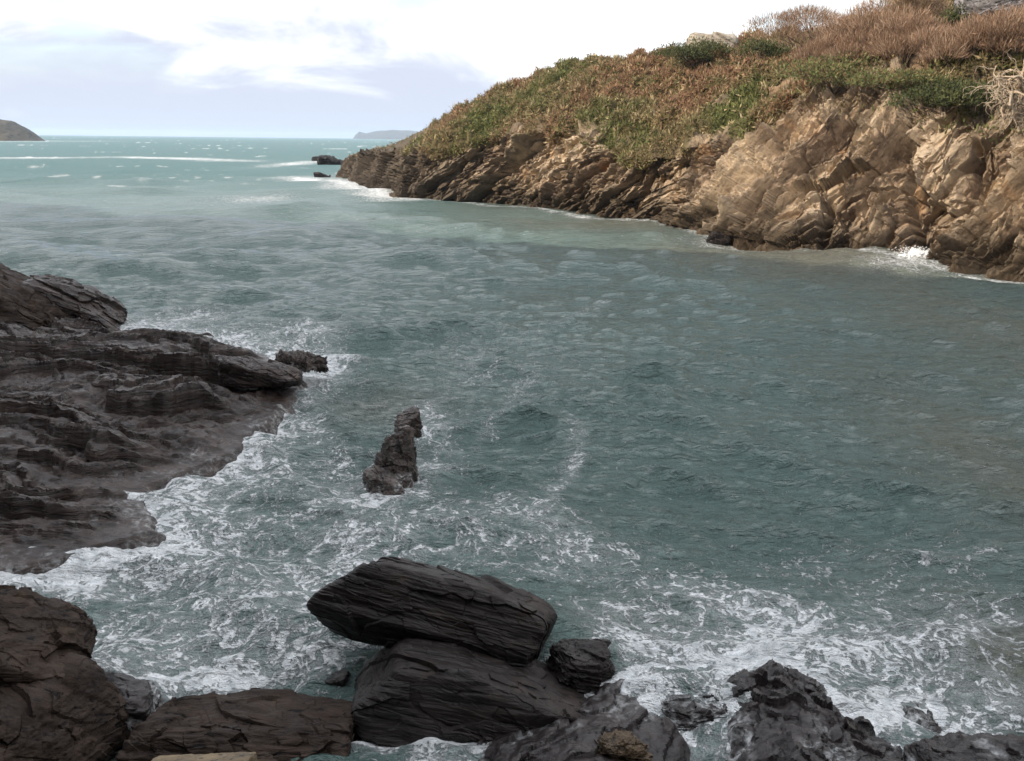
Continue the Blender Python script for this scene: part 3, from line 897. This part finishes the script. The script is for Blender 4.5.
def shelf(name, poly, zf, mat, label, res, margin=1.2, cat='rock shelf', edge=0.9, floor=-0.9, group=None):
    pl = np.array(poly)
    x0, y0 = pl.min(0) - margin; x1, y1 = pl.max(0) + margin
    nx, ny = int((x1 - x0) / res), int((y1 - y0) / res)
    Xg, Yg = np.meshgrid(np.linspace(x0, x1, nx), np.linspace(y0, y1, ny))
    jit = fbm(Xg * 0.8, Yg * 0.8, np.zeros_like(Xg) + 5, 4) * 0.45
    sd = poly_sd(Xg, Yg, pl) + jit
    top = zf(Xg, Yg, sd)
    Zg = np.where(sd > 0, top * sstep(0, edge, sd) + 0.0, sd * 1.1)
    Zg = np.maximum(Zg, floor)
    V = np.stack([Xg, Yg, Zg], -1)
    # lean the steps out a little: ledges overhang
    gx = np.gradient(Zg, axis=1); gy = np.gradient(Zg, axis=0)
    V[..., 0] -= gx * 0.15; V[..., 1] -= gy * 0.15
    Fi = grid_faces(ny, nx)
    keep = (sd > -margin * 0.9).ravel()[Fi].any(1)
    Fi = Fi[keep]
    used = np.unique(Fi); rem = np.zeros(nx * ny, int); rem[used] = np.arange(len(used))
    o = link(name, make_mesh(name, V.reshape(-1, 3)[used], rem[Fi], mat, False))
    o.data.polygons.foreach_set('use_smooth', np.ones(len(o.data.polygons), bool))
    o.data.set_sharp_from_angle(angle=R_(38))
    tag(o, label, cat, group)
    return pl


def G2(px, py, z=0.0):
    g = ground(px, py, z); return (g.x, g.y)


left_poly = [G2(60, 326), G2(150, 336), G2(225, 338), G2(268, 356), G2(298, 378), G2(292, 396), G2(255, 428), G2(232, 452), G2(185, 468), G2(140, 487), G2(155, 508), G2(150, 530), G2(110, 545), G2(60, 556), G2(0, 566), (-16, 14.5), (-24, 18), (-34, 30), (-36, 42)]


def left_z(x, y, sd):
    w = fbm(x * 0.25, y * 0.25, np.zeros_like(x), 4)
    w2 = fbm(x * 1.3, y * 1.3, np.zeros_like(x) + 2, 4)
    base = np.clip(sd * 0.10, 0, 0.55) + np.clip((-x - 11) * 0.035, 0, 0.7) + np.clip((-x - 9) * 0.05, 0, 0.5) * sstep(24, 16, y)
    q = y * 0.95 - x * 0.10 + w * 3.0 + w2 * 0.25           # beds strike across the shelf
    l = x * 0.95 + y * 0.10 + w * 1.0

    def ledge(P, Lr, seed, soft):
        qq = q / P + 0.5 * perlin(l / (P * 2.5), q / (P * 5), seed)
        i = np.floor(qq); f = qq - i
        h = 0.5 + 0.75 * perlin(l / (P * Lr), i * 0.73, seed + 0.5)       # fades in and out along the ledge
        return sstep(0, soft, f) * (1 - f) * np.clip(h, 0.0, 1.2)
    saw = ledge(3.6, 1.8, 3.1, 0.05) * 0.85 + ledge(1.25, 2.4, 7.3, 0.07) * 0.42 + ledge(0.42, 3.0, 9.7, 0.12) * 0.15
    amp = sstep(0.0, 2.5, sd)
    z = base + (facets(l * 0.8, q, 1.6, 0.7, 81, 0.5) - 0.5) * 0.16 * amp + (facets(l * 0.8, q, 0.5, 0.25, 91, 0.5) - 0.5) * 0.06 + (saw - 0.12) * (0.2 + 0.8 * amp) + w2 * 0.14 + fbm(x * 2.2 - y, y * 4, np.zeros_like(x), 5) * 0.09
    return np.maximum(z, 0.05)


shelf('rock_shelf', left_poly, left_z, M_SHELF, 'broad dark stepped shelf of bedded rock running out into the surf', 0.045)
# the ledge nose with an undercut, and the raised mass behind
p = at(258, 375, 27.5)
boulder('boulder', p, (2.6, 1.6, 0.75), M_SHELF, 62, 'black overhanging nose of rock at the outer tip of the shelf', 'boulder', None, (R_(-5), R_(12), R_(8)), cuts=(((0.7, -0.4, -0.6), 0.8),), res=100, bedding=(0.3, 1, 2.4), rough=1.1)
p = at(-2, 322, 35.5)
boulder('rock_mass', p, (7.6, 6.0, 3.5), M_LEFT, 63, 'brown layered rock mass rising behind the stepped shelf', 'rock', None, (R_(-4), R_(13), R_(10)), cuts=(((0.8, -0.3, 0.5), 0.82),), res=150, bedding=(0.3, 1, 2.8), rough=0.9, step=0.12, nrand=4)
p = at(76, 312, 37.5)
boulder('rock_mass', p, (3.9, 3.2, 2.3), M_SHELF, 64, 'dark pointed rock sticking out past the brown rock mass', 'rock', None, (0, R_(20), R_(12)), cuts=(((0.5, -0.2, 0.8), 0.85),), res=100, bedding=(0.3, 1, 2.8), rough=1.0, step=0.12)

front_poly = [G2(470, 742), G2(560, 712), G2(612, 690, 0), G2(640, 692), G2(655, 712), G2(690, 745), G2(700, 775), (2.3, 8.2), (1.0, 7.4), (-1.2, 7.8), (-1.0, 9.4)]


def front_z(x, y, sd):
    w = fbm(x * 0.5, y * 0.5, np.zeros_like(x) + 7, 4)
    q = x * 0.8 - y * 0.55 + w * 0.6
    f = q / 0.55 - np.floor(q / 0.55)
    return 0.20 + np.clip(sd * 0.30, 0, 0.5) + w * 0.16 + f * 0.07 + (facets(q, x * 0.5 + y * 0.8 + w * 0.3, 0.45, 0.8, 21, 0.5) - 0.5) * 0.05 + (facets(q, x * 0.5 + y, 0.14, 0.3, 22, 0.5) - 0.5) * 0.02 + fbm(x * 3, y * 3, np.zeros_like(x), 4) * 0.07


shelf('rock_shelf', front_poly, front_z, M_WET, 'smooth purplish dark shelf sloping into the gap under the thick slab', 0.022, 0.5, edge=0.35)
reef_poly = [G2(722, 690), G2(735, 668), G2(770, 660), G2(815, 690), G2(835, 715), G2(880, 745), G2(890, 780), (3.9, 8.0), (2.2, 8.4)]


def reef_z(x, y, sd):
    w = fbm(x * 0.9, y * 0.9, np.zeros_like(x) + 9, 4)
    q = x * 0.9 + y * 0.3 + w * 0.5
    f = q / 0.42 - np.floor(q / 0.42)
    return 0.25 + np.clip(sd * 0.35, 0, 0.36) + w * 0.18 + (facets(q, y - 0.4 * x + w * 0.2, 0.40, 0.65, 31, 0.6) - 0.5) * 0.13 + (facets(q, y, 0.13, 0.22, 32, 0.6) - 0.5) * 0.05 + f * 0.08 * hsh(np.floor(q / 0.42), np.floor(y / 0.8), 3) + fbm(x * 4, y * 4, np.zeros_like(x), 4) * 0.09


shelf('rock_shelf', reef_poly, reef_z, M_WET, 'rugged grey reef with foam running down between its lumps', 0.022, 0.5, edge=0.35, cat='reef')

# ------------------------------------------------------------------ far land
M_HILL = rock_mat('hill_heath', (0.028, 0.024, 0.016), (0.058, 0.046, 0.028), (0.095, 0.075, 0.046), (0.8, 0.95), (0.03, 0.03, 0.08), 1.0)


def hump(name, loc, L, W, H, seed, label, prof, ry=0):
    nu, nv = 160, 60
    u = np.linspace(-1, 1, nu)[None, :] + np.zeros((nv, 1)); v = np.linspace(-1, 1, nv)[:, None] + np.zeros((1, nu))
    pr = np.interp(u, [q[0] for q in prof], [q[1] for q in prof])
    edge = np.clip(1 - np.abs(v) ** 2.4, 0, 1)
    X = u * L; Y = v * W * (0.4 + 0.6 * np.sqrt(np.clip(pr, 0, 1)))
    Zz = pr * edge * H
    Zz = Zz + (fbm(X / H * 0.6, Y / H * 0.6, np.zeros_like(X) + seed, 5) * 0.16 + fbm(X / H * 2.2, Y / H * 2.2, np.zeros_like(X) + seed, 4, ridged=True) * 0.05) * H * np.clip(pr * edge * 3, 0, 1) - 1.0
    o = link(name, make_mesh(name, np.stack([X, Y, Zz], -1), grid_faces(nv, nu), M_HILL, True), None, loc, (0, 0, ry))
    return tag(o, label, kind='structure')


p = ground(-40, 139.5)
p = at(-51, 139, 1150)
hump('hill', (p.x, 1150, 0), 112, 60, 30, 3, 'brown grassy headland across the bay at the far side of the picture', [(-1, 0.9), (0.0, 1.0), (0.42, 0.93), (0.7, 0.72), (0.86, 0.40), (0.93, 0.12), (1, 0.0)])
p = at(389, 136, 8000)
hump('island', (p.x, 8000, 0), 305, 170, 78, 5, 'low blue-grey island on the horizon beyond the headland', [(-1, 0), (-0.93, 0.45), (-0.82, 0.72), (-0.66, 0.55), (-0.5, 0.72), (-0.2, 0.9), (0.15, 0.95), (0.6, 0.9), (1, 0.75)])

# the valley side the viewer stands on, behind and beside the camera: unseen, its ridge raised to keep the near water in shade
base = [(-1400, 1300), (-420, 330), (-160, 112), (-62, 52), (-38, 40), (-26, 24), (-14, 12), (-6, 7.4), (6, 7.4), (14, 9), (22, 7), (34, -2), (60, -60), (60, -300), (-1400, -300)]
gx = np.concatenate([np.linspace(-420, -80, 70, endpoint=False), np.linspace(-80, 60, 260)])
gy = np.concatenate([np.linspace(-140, -60, 20, endpoint=False), np.linspace(-60, 130, 300), np.linspace(131, 340, 60)])
Xg, Yg = np.meshgrid(gx, gy)
sd = poly_sd(Xg, Yg, base)
nz_ = fbm(Xg * 0.05, Yg * 0.05, np.zeros_like(Xg) + 3, 5)
ridge = 61 + nz_ * 10.0
# a step under the viewer's feet, then the slope
Zg = np.where(sd > 0, np.minimum(sd * 0.86, 5.9) + np.clip((sd - 9.5) * 1.6, 0, None), sd * 0.8)
Zg = ridge * np.tanh(Zg / ridge) if False else np.minimum(Zg, ridge * (1 - np.exp(-np.maximum(Zg, 0) / ridge * 1.6)) + 0.0 * Zg) if False else np.where(Zg > 0, np.minimum(Zg, ridge), Zg)
Zg = np.maximum(Zg, -2.2)
Zg = Zg + sstep(0.5, 3, sd) * fbm(Xg * 0.4, Yg * 0.4, np.zeros_like(Xg), 4) * 0.5
Zg = np.where(np.hypot(Xg, Yg) < 4, np.minimum(Zg, 6.3), Zg)
Vh = np.stack([Xg, Yg, Zg], -1)
Fi = grid_faces(*Xg.shape)
keep = (sd > -3).ravel()[Fi].any(1)
hill = link('hillside', make_mesh('hillside', Vh, Fi[keep], M_HILL, True))
tag(hill, 'steep heathy valley side the viewer stands on, unseen, shaped to shade the near water', kind='structure')

# ------------------------------------------------------------------ the sea
t_px = np.concatenate([np.arange(0.55, 4, 0.25), np.arange(4, 40, 0.7), np.arange(40, 640, 1.15), np.arange(640, 800, 8.0)])[::-1]
rad = np.concatenate([[0.4, 3.0, 6.0], CAM_H * F / t_px * 1.0])
rad = np.unique(np.round(rad, 4))
ang = np.concatenate([np.linspace(-180, -40, 50, endpoint=False), np.linspace(-40, 40, 1000, endpoint=False), np.linspace(40, 180, 51)])
ang = np.radians(ang)
RR, AA = np.meshgrid(rad, ang, indexing='ij')
X0, Y0 = RR * np.sin(AA), RR * np.cos(AA)
spacing = np.maximum(np.gradient(rad)[:, None], RR * np.gradient(ang)[None, :])
spacing = np.minimum(spacing, np.gradient(rad)[:, None] * 1.0 + 0 * RR) if False else np.gradient(rad)[:, None] + 0 * RR
# calm factor inside the cove, rougher outside
sw = np.clip((RR - 30) / 160.0, 0, 1)
gust = 0.75 + 0.5 * fbm(X0 * 0.03, Y0 * 0.03, np.zeros_like(X0), 3)
Hz = np.zeros_like(X0); DX = np.zeros_like(X0); DY = np.zeros_like(X0)
wrng = np.random.default_rng(8)
for i in range(64):
    lam = 0.45 * (26 / 0.45) ** ((i + wrng.uniform()) / 64.0)
    th = R_(-100) + wrng.normal() * R_(34)
    kx, ky = math.cos(th) * 2 * math.pi / lam, math.sin(th) * 2 * math.pi / lam
    amp = 0.0095 * lam ** 0.92 * wrng.uniform(0.5, 1.4) * (1.3 if lam < 6 else 1.0)
    fade = np.clip((lam / spacing - 1.6) / 2.0, 0, 1)
    if lam > 4:
        fade = fade * (0.62 + 0.38 * sw)
    ph = kx * X0 + ky * Y0 + wrng.uniform(0, 6.28) + 1.3 * perlin(X0 / lam * 0.16 + i, Y0 / lam * 0.16, 0.3 * i)
    A = amp * fade
    sn, cs = np.sin(ph), np.cos(ph)
    Hz += A * (cs + 0.18 * np.cos(2 * ph)); DX -= A * 0.8 * math.cos(th) * sn; DY -= A * 0.8 * math.sin(th) * sn
Hz *= gust; DX *= gust; DY *= gust
Hz += fbm(X0 * 0.9, Y0 * 0.9, np.zeros_like(X0) + 6, 3) * 0.07 * np.clip(1.2 - spacing, 0, 1)

# foam: how much of the surface the surf has whitened
foam = np.zeros_like(X0); mud = np.zeros_like(X0); 


def blob(px, py, rx, ry, s, arr=None, rot=0.0):
    global foam
    g = ground(px, py)
    ex = max((ground(px + rx, py) - g).length, 0.05)
    ey = max((ground(px, py + ry) - g).length + (ground(px, py - ry) - g).length, 0.1) / 2
    dx, dy = X0 - g.x, Y0 - g.y
    if rot:
        dx, dy = dx * math.cos(rot) + dy * math.sin(rot), -dx * math.sin(rot) + dy * math.cos(rot)
    v = s * np.exp(-(dx / ex) ** 2 - (dy / ey) ** 2)
    if arr is None:
        foam = np.maximum(foam, v) + 0.35 * np.minimum(foam, v)
    else:
        arr += v


def streak(pts, width, s, z=0.0):
    """a line of foam on the water, width in metres"""
    global foam
    P = [ground(*q) for q in pts]
    d = np.full(X0.shape, 1e9)
    for a0, b0 in zip(P[:-1], P[1:]):
        ex, ey = b0.x - a0.x, b0.y - a0.y
        tt = np.clip(((X0 - a0.x) * ex + (Y0 - a0.y) * ey) / (ex * ex + ey * ey), 0, 1)
        d = np.minimum(d, np.hypot(X0 - a0.x - tt * ex, Y0 - a0.y - tt * ey))
    d = d + fbm(X0 / width * 0.5, Y0 / width * 0.5, np.zeros_like(X0) + width, 3) * width * 0.8
    if width > 8:
        s = s * np.clip(0.72 + 1.1 * fbm(X0 / width * 0.12 + 5, Y0 / width * 0.3, np.zeros_like(X0) + 1, 3), 0, 1.1)
    foam = np.maximum(foam, s * np.exp(-np.maximum(d, 0) ** 2 / width ** 2))


# round the left shelf
sdl = poly_sd(X0, Y0, left_poly) + fbm(X0 * 0.5, Y0 * 0.5, np.zeros_like(X0) + 1, 3) * 0.7
foam = np.maximum(foam, 0.78 * np.exp(-np.clip(-sdl, 0, None) / 1.3) * (sdl < 2))
for poly in (front_poly, reef_poly):
    sdp = poly_sd(X0, Y0, poly)
    foam = np.maximum(foam, 0.74 * np.exp(-np.clip(-sdp, 0, None) / 0.5))
for q in (
    (394, 482, 40, 12, .8), (420, 425, 26, 10, .8), (372, 490, 30, 10, .7), (300, 356, 34, 10, .9), (918, 722, 40, 14, .8), (330, 560, 120, 50, .45), (470, 545, 90, 25, .45), (210, 540, 90, 40, .5), (100, 690, 60, 20, .6), (200, 690, 80, 16, .7), (560, 520, 60, 30, .33), (760, 610, 120, 40, .5), (900, 650, 120, 40, .55), (170, 318, 60, 12, .62), (150, 335, 60, 10, .6), (320, 362, 38, 16, .9), (300, 335, 50, 12, .6), (285, 420, 55, 26, .55), (235, 465, 70, 26, .62), (190, 495, 45, 20, .75),
    (65, 572, 70, 26, .82), (25, 560, 50, 18, .8), (150, 560, 90, 40, .58), (130, 640, 90, 45, .62), (260, 600, 120, 50, .50), (210, 660, 100, 40, .60), (300, 670, 70, 26, .75),
    (380, 520, 110, 40, .50), (330, 470, 80, 40, .50), (420, 405, 24, 12, .6), (430, 455, 40, 30, .55), (360, 640, 60, 30, .5), (560, 560, 90, 30, .42), (500, 505, 90, 40, .34),
    (640, 640, 60, 34, .68), (600, 610, 60, 26, .50), (690, 660, 70, 26, .78), (760, 650, 90, 26, .72), (850, 665, 70, 24, .70), (850, 720, 60, 34, .85), (930, 715, 90, 30, .80), (1000, 700, 70, 26, .70),
    (700, 590, 110, 34, .46), (850, 590, 120, 40, .42), (970, 620, 90, 40, .45), (830, 550, 150, 30, .30), (650, 545, 90, 22, .30), (960, 550, 90, 30, .28),
    (560, 680, 60, 16, .7), (400, 748, 90, 20, 1.15), (470, 745, 60, 16, 1.1), (600, 700, 60, 10, .7), (690, 730, 60, 18, .7),
    (540, 360, 60, 30, .20), (470, 360, 50, 40, .28),
    (915, 258, 20, 5, 1.0), (960, 268, 50, 5, .6), (890, 268, 40, 6, .5), (790, 250, 50, 4, .5), (725, 241, 34, 5, .5), (300, 163, 20, 4, .8), (262, 198, 40, 5, .50), (320, 178, 60, 4, 0.5),
):
    blob(*q[:4], q[4] * (0.88 if q[1] > 390 else 1.0), *q[5:])
streak([(300, 179), (340, 182), (375, 191), (412, 198)], 6.0, 1.0)
streak([(318, 168), (335, 168)], 5.0, 0.9)
streak([(412, 198), (470, 203), (560, 214), (660, 224), (740, 242), (800, 250)], 0.9, 0.66)
streak([(740, 243), (850, 256), (930, 266), (1024, 281)], 1.1, 0.66)
streak([(-200, 158), (20, 158), (130, 157), (250, 161)], 12.0, 0.95)
streak([(-120, 141), (20, 141), (95, 141)], 60.0, 0.85)
streak([(566, 422), (578, 446), (556, 486), (530, 520)], 0.35, 0.44)
streak([(530, 370), (510, 400), (470, 440)], 0.35, 0.34)
streak([(600, 300), (540, 340), (500, 400)], 0.4, 0.28)
# scattered whitecaps: steep crests outside, and drifting streaks inside the cove
wc = fbm(X0 * 0.16, Y0 * 0.22, np.zeros_like(X0) + 4, 4) + 0.8 * fbm(X0 * 0.012, Y0 * 0.02, np.zeros_like(X0) + 8, 2)
foam = np.maximum(foam, sstep(0.34, 0.62, wc) * 0.66 * np.clip((RR - 70) / 80, 0, 1))
drift = fbm(X0 * 0.16 + 3, Y0 * 0.11, np.zeros_like(X0) + 12, 4)
foam = np.maximum(foam, (0.05 + 0.16 * sstep(0.0, 0.5, drift)) * (1 - sstep(22, 42, RR)))
foam = foam * (0.82 + 0.45 * fbm(X0 * 0.35, Y0 * 0.35, np.zeros_like(X0) + 15, 4))
foam = np.clip(foam, 0, 1)
# churned sand colours the water near the cliff and on the near right
blob(1000, 330, 120, 60, .5, mud); blob(1010, 660, 90, 70, 0.7, mud); blob(900, 265, 160, 14, 0.5, mud); blob(640, 630, 60, 40, 0.35, mud); blob(1040, 480, 90, 110, .6, mud); blob(380, 395, 60, 20, .45, mud); blob(640, 223, 150, 9, .8, mud); blob(760, 250, 120, 14, .7, mud); blob(520, 208, 80, 5, .5, mud)
mud = np.clip(mud, 0, 1)
lump = fbm(X0 * 2.6, Y0 * 2.6, np.zeros_like(X0) + 2, 4)
Hz += np.clip(foam - 0.45, 0, 1) * (0.05 + 0.20 * lump) * np.clip(1.6 - spacing * 2, 0, 1)
SV = np.stack([X0 + DX, Y0 + DY, Hz], -1)

m_sea, t, b = new_mat('sea_water')
pos = t.add('ShaderNodeTexCoord').outputs['Object']
fd = t.attr('foam'); md = t.attr('mud')
big = t.noise(pos, 0.02, 4, 0.5)
mid = t.noise(t.mapping(pos, (0.10, 0.22, 1)), 1.0, 4, 0.55)
wcol = t.ramp(t.math('ADD', t.math('MULTIPLY', big, 0.5), t.math('MULTIPLY', mid, 0.5)), [(0.32, (0.074, 0.122, 0.114)), (0.66, (0.120, 0.176, 0.160))])
wcol = t.mix(t.attr('open'), wcol, (0.068, 0.145, 0.145))
wcol = t.mix(md, wcol, (0.135, 0.128, 0.098))
# lacy foam: warped cells at two sizes, thresholded by the amount of foam
wv = t.add('ShaderNodeTexNoise', ins={'Vector': pos, 'Scale': 0.7, 'Detail': 5, 'Roughness': 0.6})
wpv = t.add('ShaderNodeVectorMath', operation='MULTIPLY_ADD', ins={0: wv.outputs['Color'], 1: (2.6, 2.6, 0), 2: pos}).outputs[0]
wpv = t.mapping(wpv, (1, 1, 0))
v2 = t.add('ShaderNodeTexVoronoi', feature='DISTANCE_TO_EDGE', ins={'Vector': wpv, 'Scale': 3.2}).outputs['Distance']
v3 = t.add('ShaderNodeTexVoronoi', feature='DISTANCE_TO_EDGE', ins={'Vector': wpv, 'Scale': 6.5}).outputs['Distance']


def ridge_n(vec, scale, det, dist):
    n = t.noise(vec, scale, det, 0.6, dist)
    return t.maprange(t.math('ABSOLUTE', t.math('SUBTRACT', n, 0.5)), 0.11, 0.0, smooth=False)


l1 = ridge_n(wpv, 1.3, 5, 0.6)
l0 = ridge_n(pos, 3.0, 5, 1.4)
l2 = t.maprange(v2, 0.22, 0.0, smooth=False)
l3 = t.maprange(v3, 0.25, 0.0, smooth=False)
fn = t.noise(t.mapping(wpv, (1, 1.5, 1)), 1.8, 8, 0.7)
fine_n = t.noise(pos, 11.0, 4, 0.7)
patt = t.math('ADD', t.math('MULTIPLY', l1, 0.27), t.math('MULTIPLY', l2, 0.20))
patt = t.math('ADD', patt, t.math('MULTIPLY', l0, 0.20))
patt = t.math('ADD', patt, t.math('MULTIPLY', l3, 0.08))
patt = t.math('ADD', patt, t.math('MULTIPLY', t.maprange(fn, 0.30, 0.72, smooth=False), 0.22))
patt = t.math('ADD', patt, t.math('MULTIPLY', fine_n, 0.14))
thr = t.math('SUBTRACT', 0.80, t.math('MULTIPLY', fd, 0.66))
fm = t.maprange(t.math('SUBTRACT', patt, thr), -0.01, 0.21)
thin = t.math('MULTIPLY', fd, 0.34)                     # milky aerated water
wcol = t.mix(thin, wcol, (0.38, 0.42, 0.42))
fcol = t.mix(t.maprange(t.noise(pos, 4.5, 6, 0.7), 0.35, 0.62), (0.55, 0.58, 0.59), (0.88, 0.89, 0.90))
halo = t.math('MULTIPLY', t.maprange(t.math('SUBTRACT', patt, thr), -0.20, 0.12), t.math('MULTIPLY', t.maprange(fd, 0.16, 0.45), 0.42))     # thin bubbly film round the thick foam
fmx = t.math('MAXIMUM', t.math('MULTIPLY', fm, 0.97), halo)
colr = t.mix(fmx, wcol, fcol)
t.l.new(colr, b.inputs['Base Color'])
t.l.new(t.math('ADD', t.math('ADD', 0.10, t.math('MULTIPLY', t.attr('open'), 0.35)), t.math('MULTIPLY', fm, 0.5)), b.inputs['Roughness'])
b.inputs['IOR'].default_value = 1.333
t.l.new(t.math('SUBTRACT', 0.5, t.math('MULTIPLY', t.attr('open'), 0.18)), b.inputs['Specular IOR Level'])
r1 = t.noise(t.mapping(pos, (1.0, 1.7, 1), (0, 0, 0.25)), 2.6, 6, 0.62, 0.5)
r2 = t.noise(t.mapping(pos, (0.5, 1.0, 1), (0, 0, -0.2)), 0.55, 5, 0.6, 0.3)
r3 = t.noise(t.mapping(pos, (0.5, 1.0, 1), (0, 0, 0.1)), 0.12, 5, 0.65, 0.2)
r1b = t.noise(t.mapping(pos, (0.55, 1.5, 1), (0, 0, 0.12)), 1.5, 5, 0.6, 0.6)
hh_ = t.math('ADD', t.math('MULTIPLY', r1, 0.34), t.math('MULTIPLY', r2, 0.24))
hh_ = t.math('ADD', hh_, t.math('MULTIPLY', r1b, 0.58))
hh_ = t.math('ADD', hh_, t.math('MULTIPLY', r3, 1.5))
hh_ = t.math('ADD', hh_, t.math('MULTIPLY', fm, 0.10))
bm_ = t.add('ShaderNodeBump', ins={'Strength': 1.0, 'Distance': 1.0, 'Height': hh_})
t.l.new(bm_.outputs[0], b.inputs['Normal'])
sea = link('sea', make_mesh('sea', SV, grid_faces(*X0.shape), m_sea, True, {'foam': foam, 'mud': mud, 'open': sstep(50, 210, Y0)}))
tag(sea, 'choppy grey-green sea with lacy foam filling the cove', kind='structure')

# a burst of spray at the foot of the cliff
rng = np.random.default_rng(77)
q = ground(914, 259)
Dv, Fs = cube_sphere(4)
q = np.array(q + Vector((-0.5, -1.3, 0.0)))
bl = []
for k, (ox, w_, h_) in enumerate(((-0.75, 0.75, 0.5), (0.0, 0.9, 0.8), (0.7, 0.8, 0.62), (1.5, 0.7, 0.3), (-1.6, 0.7, 0.22))):      # heaped broken water
    Ds, Fd = cube_sphere(28)
    lp = 1 + 0.45 * fbm(Ds[:, 0] * 2.2 + k * 3, Ds[:, 1] * 2.2, Ds[:, 2] * 2.2, 5) + 0.25 * fbm(Ds[:, 0] * 8 + k, Ds[:, 1] * 8, Ds[:, 2] * 8, 3)
    bl.append((Ds * lp[:, None] * np.array([w_, 0.45, h_]) + q + np.array([ox, 0.25 * ox, 0]), Fd))
for k in range(2600):
    hgt = rng.uniform() ** 1.5
    o_ = np.array([rng.normal() * 1.0 * (1 - 0.4 * hgt), rng.normal() * 0.5, hgt * 1.05 * math.exp(-0.7 * rng.normal() ** 2)])
    bl.append((Dv * rng.uniform(0.008, 0.035) + o_ + q, Fs))
V, Fi = join(bl)
m_spray, t, b = new_mat('spray')
b.inputs['Base Color'].default_value = (0.8, 0.81, 0.82, 1); b.inputs['Roughness'].default_value = 0.9
co = t.add('ShaderNodeTexCoord').outputs['Object']
b.inputs['Specular IOR Level'].default_value = 0.1
t.l.new(t.maprange(t.noise(co, 7.0, 6, 0.7), 0.36, 0.52), b.inputs['Alpha'])
spr = link('spray', make_mesh('spray', V, Fi, m_spray, True))
tag(spr, 'white burst of spray where a wave hits the cliff foot', kind='stuff')

# ------------------------------------------------------------------ air
bpy.ops.mesh.primitive_cube_add(size=2, location=(0, 0, 38))
hz = bpy.context.object
hz.name = 'haze'; hz.data.name = 'haze'
hz.scale = (15000, 15000, 42)
mh = bpy.data.materials.new('haze'); mh.use_nodes = True
th_ = NT(mh); th_.n.clear()
pv = th_.add('ShaderNodeVolumePrincipled', ins={'Color': (0.66, 0.80, 1.0, 1), 'Density': 0.00008, 'Anisotropy': 0.2})
om = th_.add('ShaderNodeOutputMaterial', ins={'Volume': pv.outputs[0]})
hz.data.materials.append(mh)
tag(hz, 'pale sea haze filling the air over the cove', kind='stuff')
